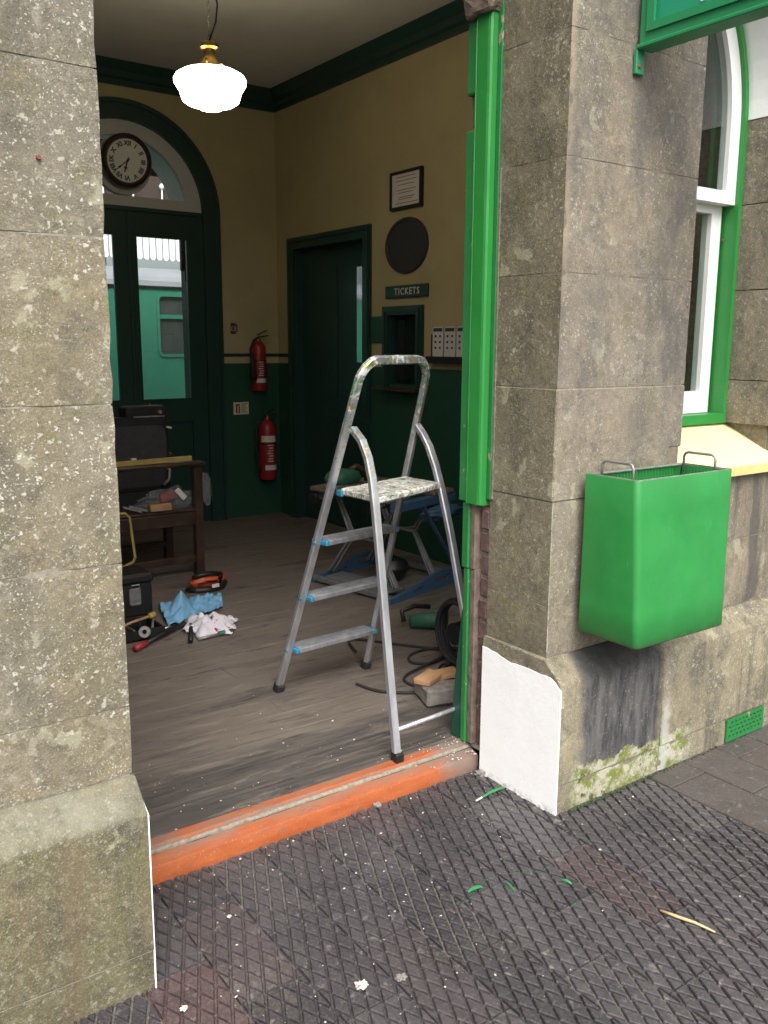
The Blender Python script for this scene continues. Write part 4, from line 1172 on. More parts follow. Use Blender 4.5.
for z in (.80,.90,1.0,1.06): m.tube([(ix0,iy0,z),(ix1,iy0,z),(ix1,iy1,z),(ix0,iy1,z),(ix0,iy0,z)], .0022, 4)
bk = obj('wire_basket', m, M['bin_green'], bn)
m = MB(); m.tube([(ix0,iy0,1.104),(ix1,iy0,1.104),(ix1,iy1,1.104),(ix0,iy1,1.104),(ix0,iy0,1.104)], .0045, 8); obj('basket_rim', m, M['dull_metal'], bk)
def bhandle(x):
    ya, yb_ = by0+.040, by1-.045; zt = 1.152
    m = MB(); m.tube([(x,ya,1.085),(x,ya,1.138),(x,ya+.006,zt-.004),(x,ya+.016,zt),(x,yb_-.016,zt),(x,yb_-.006,zt-.004),(x,yb_,1.138),(x,yb_,1.085)], .0045, 8)
    obj('handle', m, M['dull_metal'], bk, smooth=True)
bhandle(ix0+.012); bhandle(ix1-.035)
for z in (.62,):
    for x in (2.2, 2.45):
        m = MB(); m.box(x, 1.863, .80, x+.04, 1.899, .86); obj('wall_fixing', m, M['dull_metal'], bn)

# ================================================================== projecting sign
sg = thing('projecting_sign', 'green framed sign board sticking out from the pier at the top right corner', 'sign', (2.30, 1.88, 2.35))
m = MB(); m.box(2.300, .62, 2.41, 2.338, 1.86, 2.89); obj('panel', m, M['sign_green'], sg)
m = MB()
m.prism(rect(.60, 2.386, 1.884, 2.92), [rect(.66, 2.430, 1.842, 2.875)], YZ, 2.288, 2.338)
obj('frame', m, M['sign_frame'], sg)
m = MB(); m.prism(rect(.640, 2.416, 1.857, 2.89), [rect(.672, 2.438, 1.832, 2.86)], YZ, 2.280, 2.290); obj('moulding', m, M['sign_frame'], sg)
m = MB(); m.box(2.276, .58, 2.374, 2.348, 1.888, 2.3865, .003); obj('drip_ledge', m, M['sign_frame'], sg)
m = MB(); m.box(2.278, 1.884, 2.306, 2.316, 1.897, 2.3745, .002); br_ = obj('bracket', m, M['sign_frame'], sg)
m = MB(); m.cyl((2.291,1.884,2.328), (2.291,1.879,2.328), .007, .005, 10); obj('screw', m, M['rust'], br_)
m = MB(); m.box(2.297, 1.668, 2.452, 2.301, 1.688, 2.66, .002); obj('lettering', m, M['white'], sg)

# ================================================================== window
wd = thing('arched_window', 'tall arched sash window with white sashes in a green frame, right of the pier', 'window', (2.95, 2.1, 1.2))
out_ = pointed(WX0-.0, WX1+.004, 1.20, WSPR, WR)
def inset_pointed(d, z0): return pointed(WX0+d, WX1+.004-d, z0, WSPR, WR-d)
FY = 2.10
m = MB(); m.prism(out_, [inset_pointed(.020, 1.238)], XZ, FY-.005, FY+.12); obj('outer_frame', m, M['green'], wd)
m = MB(); m.prism(inset_pointed(.020, 1.238), [inset_pointed(.050, 1.27)], XZ, FY+.101, FY+.118); obj('parting_frame', m, M['green'], wd)
def sash(name, z0, z1, y0, d, w_, arch=False, wb=None):
    if arch:
        o_ = inset_pointed(d, z0); i_ = inset_pointed(d+w_, z0+(wb or w_))
    else:
        o_ = rect(WX0+d, z0, WX1+.004-d, z1); i_ = rect(WX0+d+w_, z0+(wb or w_), WX1+.004-d-w_, z1-w_)
    m = MB(); m.prism(o_, [i_], XZ, y0, y0+.042)
    bmesh.ops.recalc_face_normals(m.bm, faces=m.bm.faces[:])
    s_ = obj(name, m, M['white'], wd)
    m = MB(); m.prism(i_, [], XZ, y0+.018, y0+.022); obj('pane', m, M['glass_strong'], s_)
    return s_
sash('upper_sash', 2.035, 0, FY+.012, .021, .060, True, .046)
sash('lower_sash', 1.240, 2.065, FY+.057, .034, .062, False, .085)
m = MB(); m.box(3.160, FY+.045, 1.905, 3.168, FY+.053, 1.912); obj('staple', m, M['rust'], wd)
m = MB(); m.box(2.745, FY+.13, 1.90, 3.02, FY+.132, 1.985); obj('cream_card', m, M['label_cream'], wd)
sl_ = thing('window_sill', 'sloping cream painted stone sill below the arched window', 'window sill', (2.95, 1.95, 1.08))
m = MB(); m.prism([(1.868,1.034),(1.868,1.070),(1.876,1.079),(2.13,1.205),(2.15,1.205),(2.15,1.034)], [], YZ, 2.575, 3.43)
bmesh.ops.subdivide_edges(m.bm, edges=[e for e in m.bm.edges if abs(e.verts[0].co.x-e.verts[1].co.x) > .1], cuts=14)
m.jitter(.0015, 20); o = obj('sill_stone', m, M['sill'], sl_, auto=35)
m = MB(); m.box(2.5755, 1.866, 1.0325, 3.43, 1.8685, 1.066); obj('front_edge', m, M['sill_edge'], sl_)
# air brick
ab = thing('air_brick', 'green painted perforated air brick at the foot of the wall beside the smooth paving', 'air brick', (3.05, 1.82, .04))
m = MB(); holes = []
hx0, hz0 = 2.93, .008
hs_ = []
for r in range(4):
    for c in range(9):
        cx_, cz_ = 2.946 + .0245*c + (.012 if r % 2 else 0), .024 + .018*r
        if cx_ < 3.158: hs_.append([(cx_-.0098,cz_),(cx_,cz_-.0070),(cx_+.0098,cz_),(cx_,cz_+.0070)])
m.prism(rect(2.925, .004, 3.172, .094), hs_, XZ, 1.812, 1.821); obj('grille', m, M['green_chip'], ab)
m = MB(); m.box(2.925, 1.8185, .004, 3.172, 1.8205, .094); obj('hole_shade_sheet', m, M['gap'], ab)  # dark sheet standing in for the shade inside the holes

# ================================================================== furniture and tools in the room
be = thing('armchair', 'dark varnished wooden armchair seen side-on with things piled on its seat', 'chair', (1.9, 5.3, .08))
def post(x, y, z1, w_=.055): m = MB(); m.box(x-w_, y, .08, x, y+w_, z1, .006); obj('leg', m, M['wood_dark'], be)
post(2.235, 5.02, .765); post(2.235, 5.52, .765); post(1.60, 5.02, 1.1); post(1.60, 5.52, 1.1)
for y in (5.02, 5.515):
    m = MB(); m.box(1.545, y-.012, .768, 2.255, y+.065, .795, .010); obj('arm', m, M['wood_dark'], be)
    m = MB(); m.box(1.60, y+.008, .405, 2.18, y+.045, .485, .004); obj('seat_rail', m, M['wood_dark'], be)
    m = MB(); m.box(1.60, y+.012, .17, 2.18, y+.042, .21, .004); obj('stretcher', m, M['wood_dark'], be)
m = MB(); m.box(2.185, 5.07, .405, 2.225, 5.52, .485, .004); obj('seat_rail', m, M['wood_dark'], be)
m = MB(); m.box(1.60, 5.03, .487, 2.22, 5.56, .505, .006); obj('seat', m, M['wood_dark'], be)
for i in range(5):
    m = MB(); m.box(1.57, 5.12+.09*i, .50, 1.585, 5.16+.09*i, 1.06, .003); obj('back_slat', m, M['wood_dark'], be)
m = MB(); m.box(1.555, 5.02, 1.05, 1.60, 5.58, 1.12, .006); obj('top_rail', m, M['wood_dark'], be)
sv = thing('spirit_level', 'long yellow spirit level laid along the chair arm', 'spirit level', (1.8, 5.03, .80))
m = MB(); m.obox((1.84,5.045,.812), .67, .022, .030, (1,0,.012), (0,1,0), (-.012,0,1), .002); obj('body', m, M['yellow'], sv)
m = MB(); m.obox((1.81,5.035,.835), .03, .02, .012); obj('vial', m, M['paper'], sv)
# black open case leaning on the seat
cs = thing('tool_case', 'open black plastic power-tool case standing on the chair seat, lid up', 'tool case', (1.93, 5.4, .51))
def rrect(x0, z0, x1, z1, r, n=5):
    p = []
    for cx_, cz_, a in ((x1-r,z0+r,-pi/2),(x1-r,z1-r,0),(x0+r,z1-r,pi/2),(x0+r,z0+r,pi)):
        p += [(cx_+r*cos(a+i*pi/2/n), cz_+r*sin(a+i*pi/2/n)) for i in range(n+1)]
    return p
m = MB(); m.prism(rrect(1.66,.60,2.15,1.055,.05), [], XZ, 5.33, 5.37); lid = obj('lid', m, M['black'], cs)
m = MB(); m.prism(rrect(1.68,.62,2.125,1.00,.05), [], XZ, 5.315, 5.331); obj('lid_liner', m, M['grey_dark'], lid)
m = MB(); m.prism(rrect(1.66,.508,2.15,.60,.03), [], XZ, 5.25, 5.50); obj('tray', m, M['black'], cs)
m = MB(); m.tube([(2.10,5.30,.76),(2.13,5.28,.72),(2.12,5.27,.66),(2.08,5.27,.63)], .012, 8); obj('clasp', m, M['dull_metal'], cs, smooth=True)
m = MB(); m.box(1.93,5.325,1.052,2.13,5.335,1.060); obj('edge_highlight', m, M['steel'], lid)  # bright strip added as the highlight along the lid's top edge
m = MB(); m.obox((2.145,5.31,.985), .03, .02, .012, (1,0,-.3), (0,1,0), (.3,0,1)); obj('catch', m, M['paper'], lid)
# black box behind, on the back of the case
kb = thing('black_box', 'small black box with a brown knob behind the open case', 'box', (2.05, 5.5, 1.0))
m = MB(); m.box(1.90, 5.40, .51, 2.17, 5.52, 1.115, .01); obj('body', m, M['black'], kb)
m = MB(); m.cyl((2.125,5.40,1.075), (2.125,5.385,1.075), .013, .011, 12); obj('knob', m, M['wood_raw'], kb)
# bag of bits
bg_ = thing('plastic_bag', 'crumpled clear plastic bag with red packets on the chair seat', 'plastic bag', (2.05, 5.1, .51))
def blob(c, rx, ry, rz, amp, sc, seed, nu=28, nv=16, flat=.0):
    m = MB()
    def f(u, v):
        a, b = 2*pi*u, pi*v
        d = Vector((sin(b)*cos(a), sin(b)*sin(a), cos(b)))
        n = noise.noise(d*sc + Vector((seed,0,0))) + .5*noise.noise(d*sc*2.7 + Vector((seed,4,0)))
        k = 1 + amp*n
        return (c[0]+rx*d.x*k, c[1]+ry*d.y*k, max(c[2]+rz*d.z*k, flat))
    m.sheet(f, nu, nv); bmesh.ops.remove_doubles(m.bm, verts=m.bm.verts[:], dist=1e-4); return m
obj('bag', blob((2.03,5.10,.565), .16, .06, .06, .5, 2.6, 1, flat=.506), M['bag'], bg_)
m = MB(); m.obox((2.04,5.10,.585), .11, .03, .06, (1,0,.25), (0,1,0), (-.25,0,1), .008); obj('red_packet', m, M['red_tool'], bg_)
m = MB(); m.obox((2.10,5.05,.60), .035, .02, .08, (1,0,.9), (0,1,0), (-.9,0,1), .003); obj('white_label', m, M['paper'], bg_)
b2 = blob((2.29,5.10,.60), .035, .03, .09, .6, 2.2, 5, 14, 10); tag(obj('paper_scrap', b2, M['bag'], None), 'pale plastic scrap hanging outside the chair arm post', 'plastic scrap')
m = MB(); m.obox((1.965,5.045,.532), .135, .04, .042, bev=.003); tag(obj('wood_offcut', m, M['wood_raw']), 'short orange-brown wood offcut on the front of the chair seat', 'offcut')
for i, (x, z, a) in enumerate(((1.83,.53,.5),(1.80,.525,.42))):
    m = MB(); m.bar((x-.06,5.035+.02*i,z+.03), (x+.05,5.03+.02*i,z-.01), .012, .012); tag(obj('chisel', m, M['steel']), ['steel chisel lying at the left of the chair seat, nearer one', 'steel chisel lying at the left of the chair seat, farther one'][i], 'chisel')
# hacksaw hanging, yellow bow
hk = thing('bow_saw', 'yellow bow saw standing upright at the near side of the chair', 'saw', (1.71, 4.9, .2))
m = MB(); m.tube([(1.60,4.90,.548),(1.70,4.90,.545),(1.722,4.90,.52),(1.745,4.90,.28),(1.73,4.90,.255),(1.62,4.90,.215)], .0085, 8); obj('bow', m, M['yellow'], hk, smooth=True)
m = MB(); m.box(1.60, 4.899, .215, 1.606, 4.901, .55); obj('blade', m, M['steel'], hk)
m = MB(); m.box(1.58, 4.888, .50, 1.63, 4.912, .60, .006); obj('grip', m, M['black'], hk)
# black tool box
tb = thing('tool_box', 'black plastic tool box with a big silver latch, on the floor by the left pier', 'tool box', (1.53, 4.45, .08))
m = MB(); m.box(1.32, 4.40, .083, 1.652, 4.60, .262, .012); obj('body', m, M['black'], tb)
m = MB(); m.box(1.312, 4.39, .262, 1.660, 4.61, .315, .014); obj('lid', m, M['black'], tb)
m = MB(); m.obox((1.553,4.392,.198), .064, .008, .088, bev=.003); m.box(1.528,4.382,.152,1.578,4.392,.160); la_ = obj('latch', m, M['steel'], tb)
m = MB(); m.tube([(1.532,4.385,.235),(1.532,4.383,.262),(1.575,4.383,.262),(1.575,4.385,.235)], .003, 6); obj('latch_wire', m, M['steel'], la_)
# tray of tools
tt = thing('tool_tray', 'shallow black tray full of small tools on the floor by the pier', 'tool tray', (1.45, 4.15, .08))
m = MB(); m.prism(rect(1.24,4.02,1.56,4.24), [rect(1.25,4.03,1.55,4.23)], XY, .083, .135); m.box(1.24,4.02,.082,1.56,4.24,.09); obj('tray', m, M['black'], tt)
m = MB(); m.tube([(1.33,4.06,.145),(1.43,4.12,.15),(1.545,4.17,.150)], .007, 8); obj('screwdriver', m, M['wood_raw'], tt)
m = MB(); m.lathe([(0,-.02),(.014,-.018),(.016,0),(.014,.018),(0,.02)], (1.555,4.165,.155), 12, (1,.4,0)); obj('yellow_handle', m, M['yellow'], tt, smooth=True)
m = MB(); m.lathe([(.012,-.014),(.028,-.014),(.028,.014),(.012,.014),(.012,-.014)], (1.46,4.015,.125), 20, (-.5,-.8,.35)); obj('tape_roll', m, M['dull_metal'], tt, auto=40)
for i in range(7):
    m = MB(); x = 1.27+.04*i; m.bar((x, 4.05+.02*(i%3), .12), (x+.06*cos(i), 4.18, .135+.01*(i%2)), .012, .01, bev=.002); obj('small_tool', m, [M['steel'],M['black'],M['dull_metal'],M['red_tool']][i%4], tt)
def tool(name, label, cat, pts, r, mat, pts2=None, r2=None, mat2=None, n2='grip'):
    t = thing(name, label, cat, (pts[0][0], pts[0][1], .08))
    m = MB(); m.tube(pts, r, 8); obj('shaft', m, mat, t, smooth=True)
    if pts2: m = MB(); m.tube(pts2, r2, 10); obj(n2, m, mat2, t, smooth=True)
    return t
tool('pry_bar', 'long dark pry bar with red end on the floor in front of the tray', 'pry bar', [(1.42,3.92,.10),(1.60,4.04,.10),(1.74,4.12,.105)], .011, M['black'], [(1.36,3.88,.10),(1.43,3.925,.10)], .016, M['red_tool'])
tool('claw_hammer', 'black handled hammer lying below the blue cloth', 'hammer', [(1.62,3.84,.10),(1.70,4.02,.10),(1.735,4.10,.10)], .012, M['black'], [(1.70,4.11,.105),(1.775,4.075,.105)], .018, M['dull_metal'], 'head')
pc = thing('pincers', 'red handled pincers lying by the white rag', 'pincers', (1.77, 3.96, .08))
m = MB(); m.tube([(1.74,4.06,.105),(1.755,4.0,.108),(1.785,3.95,.105),(1.79,3.90,.10)], [.012,.014,.012,.008], 8); m.tube([(1.80,4.06,.105),(1.80,4.02,.11),(1.835,3.95,.105),(1.85,3.90,.10)], [.012,.014,.012,.008], 8); m.tube([(1.745,4.06,.108),(1.80,4.06,.108)], .012, 8); obj('handles', m, M['red_tool'], pc, smooth=True)
tool('square_file', 'dark flat file lying in front of the white rag', 'file', [(1.665,3.86,.092),(1.78,3.87,.092)], .008, M['dull_metal'], [(1.78,3.87,.095),(1.86,3.875,.095)], .012, M['tool_green'])
tool('screwdriver', 'small dark screwdriver between hammer and tray', 'screwdriver', [(1.58,4.10,.095),(1.66,4.12,.095)], .006, M['steel'], [(1.54,4.07,.10),(1.585,4.10,.10)], .013, M['tool_green'])
# circular saw / multi tool, orange and black
ms = thing('power_saw', 'orange and black power tool lying on the floor in front of the chair', 'power tool', (2.10, 4.72, .08))
obj('body', blob((2.09,4.72,.130), .095, .055, .046, .10, 1.8, 3, flat=.083), M['orange_tool'], ms, smooth=True)
m = MB(); m.tube([(1.965,4.70,.10),(2.02,4.66,.092),(2.10,4.645,.090),(2.17,4.66,.095),(2.215,4.70,.11)], [.012,.020,.022,.020,.014], 10); obj('black_skirt', m, M['black'], ms, smooth=True)
m = MB(); m.tube([(2.00,4.69,.165),(2.05,4.67,.18),(2.11,4.67,.182),(2.17,4.69,.165)], [.012,.014,.014,.012], 10); obj('top_grip', m, M['black'], ms, smooth=True)
m = MB(); m.tube([(2.02,4.655,.132),(2.08,4.648,.140),(2.14,4.655,.135)], [.005,.007,.005], 8); obj('vent_strip', m, M['black'], ms, smooth=True)
m = MB(); m.tube([(2.185,4.72,.125),(2.225,4.76,.135),(2.235,4.78,.105)], [.022,.024,.016], 10); obj('orange_nose', m, M['orange_tool'], ms, smooth=True)
m = MB(); m.tube([(2.16,4.70,.15),(2.19,4.72,.15),(2.19,4.73,.10)], [.018,.022,.018], 10); obj('collar', m, M['black'], ms, smooth=True)
m = MB(); m.obox((2.115,4.62,.118), .045, .004, .022, bev=.001); obj('label', m, M['paper'], ms)
# blue cloth
def cloth(fn, nu, nv, name, mat, label, cat, thick=.0):
    m = MB(); m.sheet(fn, nu, nv); o = obj(name, m, mat, None, smooth=True); tag(o, label, cat)
    md = o.modifiers.new('thickness', 'SOLIDIFY'); md.thickness = .002; return o
bc = MB()
def f(u, v):
    # folded pile: tail to the right, raised peak to the left
    P = Vector((1.585,4.22)) if False else None
    x = 1.62 + .38*u + .09*v; y = 4.12 + .36*v*(1-.4*u) + .16*u
    pk = max(0, .115*(1 - abs(u-.30)/.20)*(1 - abs(v-.45)/.42)) if abs(u-.3) < .2 and abs(v-.45) < .42 else 0
    z = .090 + pk + .055*abs(noise.noise(Vector((u*4.5+v*2, v*3.1, 1)))) + .022*abs(noise.noise(Vector((u*11-v*4, v*7, 1))))
    return (x, y, z)
cloth(f, 44, 30, 'blue_cloth', M['blue_cloth'], 'crumpled light blue cloth heaped on the floor by the tool box', 'cloth')
def f(u, v):
    a = 2*pi*u; r = .006 + .112*v*(1+.55*noise.noise(Vector((cos(a)*2.0, sin(a)*2.0, 2))))
    z = .088 + .050*(1-v**2) * (1 + 1.2*noise.noise(Vector((cos(a)*r*16, sin(a)*r*16, 5)))) + .055*abs(noise.noise(Vector((cos(a)*r*24, sin(a)*r*24, 1))))*(1-v*.6)
    return (1.80 + 1.15*r*cos(a), 4.00 + 1.1*r*sin(a), max(.086, z))
cloth(f, 60, 16, 'rag', M['rag'], 'crumpled white patterned rag on the floor beside the blue cloth', 'rag')

# ------------------------------------------------ portable workbench
wb = thing('folding_workbench', 'blue folding workbench with cast metal legs and wooden jaws, behind the step ladder', 'workbench', (3.05, 4.2, .08))
O = Vector((2.79, 3.83, .08)); E1 = Vector((.965, .262, 0)).normalized(); E2 = Vector((-.16, .987, 0)).normalized(); K = Vector((0,0,1))
def W(a, b, z): return O + E1*a + E2*b + K*z
def wbar(p, q, wx, wy, mat, name, bev=.003): m = MB(); m.bar(p, q, wx, wy, bev=bev); return obj(name, m, mat, wb)
for b in (0, .66):
    # pressed steel base beams with slots
    m = MB(); ax = E1; bx = E2
    fn = lambda u, v, d: tuple(W(u, b+d, v))
    outl = [(0,0),(.70,0),(.72,.05),(.60,.105),(.44,.10),(.16,.045),(0,.03)]
    m.prism(outl, [[(.20,.025),(.30,.03),(.31,.05),(.22,.042)],[(.40,.035),(.56,.04),(.57,.075),(.44,.07)]], fn, -.012, .012)
    obj('base_beam', m, M['wb_blue'], wb)
for a in (.02, .68): wbar(W(a,0,.03), W(a,.66,.03), .03, .03, M['wb_alu'], 'base_cross_bar')
m = MB(); m.obox(W(.10,.30,.05), .16, .52, .012, E1, E2, K, .003); obj('step_plate', m, M['wb_alu'], wb)
# swinging H-shaped cast legs
for a0, sgn in ((.14, 1), (.50, 1)):
    b0, b1 = .10, .56; bm_ = (b0+b1)/2
    for (p, q) in (((a0-.02,b0-.06,.06),(a0,b0+.12,.30)), ((a0-.02,b1+.06,.06),(a0,b1-.12,.30)), ((a0,b0+.12,.30),(a0+.02,b0-.02,.52)), ((a0,b1-.12,.30),(a0+.02,b1+.02,.52))):
        wbar(W(*p), W(*q), .030, .014, M['wb_alu'], 'cast_leg')
        wbar(W(p[0],p[1]+.035 if p[1] < bm_ else p[1]-.035,p[2]), W(q[0],q[1]+.02 if q[1] < bm_ else q[1]-.02,q[2]), .012, .010, M['wb_alu'], 'leg_rib')
    wbar(W(a0,b0+.12,.305), W(a0,b1-.12,.305), .045, .014, M['wb_alu'], 'leg_bridge')
    wbar(W(a0,b0+.12,.335), W(a0,b1-.12,.275), .014, .012, M['wb_alu'], 'leg_rib')
# blue diagonal stays from the jaws to the far base corner
wbar(W(.30,.0,.52), W(.66,.02,.10), .028, .012, M['wb_blue'], 'stay'); wbar(W(.52,.60,.52), W(.66,.62,.10), .028, .012, M['wb_blue'], 'stay')
for b in (-.0, .60):
    m = MB(); m.obox(W(.34,b+.02,.535), .58, .05, .055, E1, E2, K, .006); obj('jaw_support', m, M['wb_blue'], wb)
m = MB(); m.obox(W(.12,.36,.575), .21, .66, .024, E1, E2, K, .004); obj('jaw_board', m, M['plywood'], wb)
m = MB(); m.obox(W(.50,.34,.575), .20, .70, .024, E1, E2, K, .004); obj('jaw_board', m, M['plywood'], wb)
for b in (.08,.58):
    m = MB(); m.cyl(W(-.03,b,.535), W(.70,b,.535), .009, None, 10); obj('screw_rod', m, M['steel'], wb)
    m = MB(); m.lathe([(0,-.015),(.028,-.015),(.03,.0),(.028,.015),(0,.015)], W(-.05,b,.535), 16, E1); obj('crank_knob', m, M['black'], wb)
# sander on the bench
sd_ = thing('belt_sander', 'green power tool resting on the workbench top behind the ladder platform', 'power tool', tuple(W(.1,.6,.59)))
cpos = W(.12,.50,.65)
m = blob(tuple(cpos), .12, .07, .055, .12, 1.4, 9, 26, 16); obj('housing', m, M['tool_green'], sd_, smooth=True)
m = MB(); m.tube([cpos+Vector((.05,0,.04)), cpos+Vector((.10,0,.06)), cpos+Vector((.15,-.02,.03)), cpos+Vector((.16,-.02,-.03))], .016, 8); obj('handle', m, M['wood_dark'], sd_, smooth=True)
m = MB(); m.obox(cpos-Vector((0,0,.048)), .22, .10, .02, E1, E2, K, .004); obj('base_plate', m, M['dull_metal'], sd_)
# odds on the right of the bench
m = blob(tuple(W(.50,.02,.46)), .14, .07, .05, .6, 3, 12, 24, 14); tag(obj('blue_overall', m, M['wb_blue'], None, smooth=True), 'bundle of dark blue cloth hanging at the right end of the workbench', 'cloth bundle')
m = blob((3.12,4.25,.16), .10, .10, .075, .15, 2, 15, 24, 14, flat=.082); tag(obj('black_tool_bag', m, M['black'], None, smooth=True), 'round black bag on the floor underneath the workbench', 'bag')

# ------------------------------------------------ green grinder/drill on the floor with its flex
gt = thing('green_drill', 'green and black corded drill lying on the floor right of the ladder', 'power tool', (2.75, 3.25, .08))
m = MB(); m.tube([(2.62,3.42,.125),(2.72,3.36,.13),(2.76,3.30,.13)], [.03,.045,.045], 12); obj('motor_housing', m, M['tool_green'], gt, smooth=True)
m = MB(); m.tube([(2.60,3.44,.12),(2.60,3.46,.17),(2.68,3.46,.185),(2.76,3.43,.175)], .013, 8); obj('side_handle', m, M['black'], gt, smooth=True)
m = MB(); m.tube([(2.72,3.12,.13),(2.68,3.02,.13),(2.62,2.98,.12)], [.05,.05,.035], 12); obj('gearbox', m, M['tool_green'], gt, smooth=True)
m = MB()
pts = [onp for onp in [(2.20,3.28,.088),(2.25,3.42,.10),(2.33,3.40,.088),(2.45,3.22,.088),(2.55,3.08,.088),(2.60,3.0,.10)]]
def smoothpts(p, n=6):
    p = [Vector(q) for q in p]; r = []
    for i in range(len(p)-1):
        a, b, c, d = p[max(i-1,0)], p[i], p[i+1], p[min(i+2,len(p)-1)]
        for k in range(n):
            t = k/n; r.append(.5*((2*b)+(c-a)*t+(2*a-5*b+4*c-d)*t*t+(3*b-a-3*c+d)*t**3))
    r.append(p[-1]); return r
m.tube(smoothpts(pts), .006, 6)
m.tube(smoothpts([(2.62,3.02,.10),(2.50,3.12,.088),(2.38,3.10,.088),(2.33,3.02,.088),(2.40,2.96,.090),(2.52,3.0,.088),(2.36,2.94,.10),(2.20,2.90,.088),(2.17,2.80,.088),(2.28,2.68,.088),(2.42,2.66,.088),(2.50,2.80,.09),(2.44,2.92,.088),(2.36,2.86,.092),(2.30,2.76,.088),(2.16,2.72,.088),(2.02,2.82,.088),(1.98,2.95,.088)]), .006, 6)
m.tube(smoothpts([(2.46,2.90,.10),(2.36,2.84,.09),(2.33,2.72,.088),(2.40,2.62,.09),(2.47,2.66,.12)]), .006, 6)
obj('flex', m, M['rubber'], gt, smooth=True)
# coil of black cable leaning by the jamb
cr = thing('cable_reel', 'big coil of black cable standing against the jamb behind the green frame', 'cable coil', (2.50, 2.85, .08))
m = MB(); rr_ = random.Random(4)
for k in range(13):
    R_ = .135 + .02*rr_.random(); off = -.03+.005*k; n = 30; ph = rr_.random()*6
    m.tube([Vector((2.475+off*.9 + .004*sin(3*q/n*2*pi+ph), 2.86 + R_*cos(2*pi*q/n)*.95, .245 + R_*sin(2*pi*q/n))) for q in range(n+1)], .0075, 6, False)
obj('coil', m, M['rubber'], cr, smooth=True)
m = MB(); m.cyl((2.44,2.86,.245),(2.52,2.86,.245), .05, None, 18); obj('drum', m, M['black'], cr)
# lump of concrete with broken wood on top
cl = MB(); cl.box(2.095, 2.555, .083, 2.27, 2.72, .158, .01); cl.jitter(.006, 14, 3)
cl2 = obj('concrete_block', cl, M['rubble'], None)
cl2.matrix_world = Matrix.Translation((2.17,2.64,0)) @ Matrix.Rotation(radians(-18),4,'Z') @ Matrix.Translation((-2.17,-2.64,0))
tag(cl2, 'rough grey concrete lump on the floor inside the right jamb', 'concrete block')
for i, (x, y, a, L) in enumerate(((2.14,2.66,.3,.10),(2.22,2.66,-.35,.11))):
    m = MB(); m.obox((x,y,.172), L, .075, .022, (cos(a),sin(a),.12), (-sin(a),cos(a),0), (-.12,0,1), .003); m.jitter(.005, 22, 2)
    tag(obj('wood_offcut', m, M['wood_raw']), ['splintered pine offcut on the concrete lump, left-hand one', 'splintered pine offcut on the concrete lump, right-hand one by the jamb'][i], 'offcut')
m = MB(); m.box(2.24,2.50,.083,2.32,2.58,.115,.006); m.jitter(.005, 20, 2); tag(obj('brick_lump', m, M['brick']), 'small broken brick lump between the concrete and the jamb', 'brick lump')

# ------------------------------------------------ litter on the paving
def flake_mesh(m, x, y, z, s, rnd, th=.0025):
    n = rnd.randint(4,6); a0 = rnd.random()*6
    p = [(x + s*rnd.uniform(.5,1)*cos(a0+2*pi*i/n), y + s*rnd.uniform(.35,.8)*sin(a0+2*pi*i/n)) for i in range(n)]
    tx, ty = rnd.uniform(-.25,.25), rnd.uniform(-.25,.25)
    T = [m.bm.verts.new((q[0], q[1], z+th+abs(tx)*s+abs(ty)*s+(q[0]-x)*tx+(q[1]-y)*ty)) for q in p]
    B = [m.bm.verts.new((q[0], q[1], z+abs(tx)*s+abs(ty)*s+(q[0]-x)*tx+(q[1]-y)*ty)) for q in p]
    m.bm.faces.new(T); m.bm.faces.new(B[::-1])
    for i in range(n): m.bm.faces.new([T[i],B[i],B[(i+1)%n],T[(i+1)%n]])
rl = random.Random(11)
m = MB()
for i in range(260):
    x = rl.uniform(.66, 2.35); y = 2.2 - abs(rl.gauss(0, .42))
    if x > 2.0 and y > 1.80: continue
    if y < .8: continue
    flake_mesh(m, x, y, .0002, rl.choice([.0012,.0015,.0018,.0022,.003,.0045]), rl, .001)
for i in range(60):
    x = rl.uniform(.9, 2.0); y = 2.31 + abs(rl.gauss(0, .30)); flake_mesh(m, x, y, .0815, rl.choice([.0015,.002,.003,.005]), rl, .0012)
for i in range(45):
    x = 2.0 - abs(rl.gauss(0, .09)); y = rl.uniform(2.20, 2.31); flake_mesh(m, x, y, .060 if y < 2.26 else .084, rl.choice([.002,.003,.0045]), rl, .002)
stuff(obj('paint_debris', m, M['flake']), 'pale flakes of paint and mortar scattered over paving and floorboards', 'debris')
m = MB()
for i in range(150):
    x = rl.choice([rl.uniform(1.2, 2.2), rl.gauss(1.52,.10), rl.gauss(1.93,.05)]); y = min(2.17, rl.choice([1.75 - abs(rl.gauss(0, .3)), rl.gauss(1.66,.05), rl.gauss(2.05,.07)])); flake_mesh(m, x, y, .0002, rl.choice([.0012,.0018,.0025,.0035]), rl, .001)
stuff(obj('green_paint_debris', m, M['flake_green']), 'small bright green paint flakes scattered on the diamond paving', 'debris')
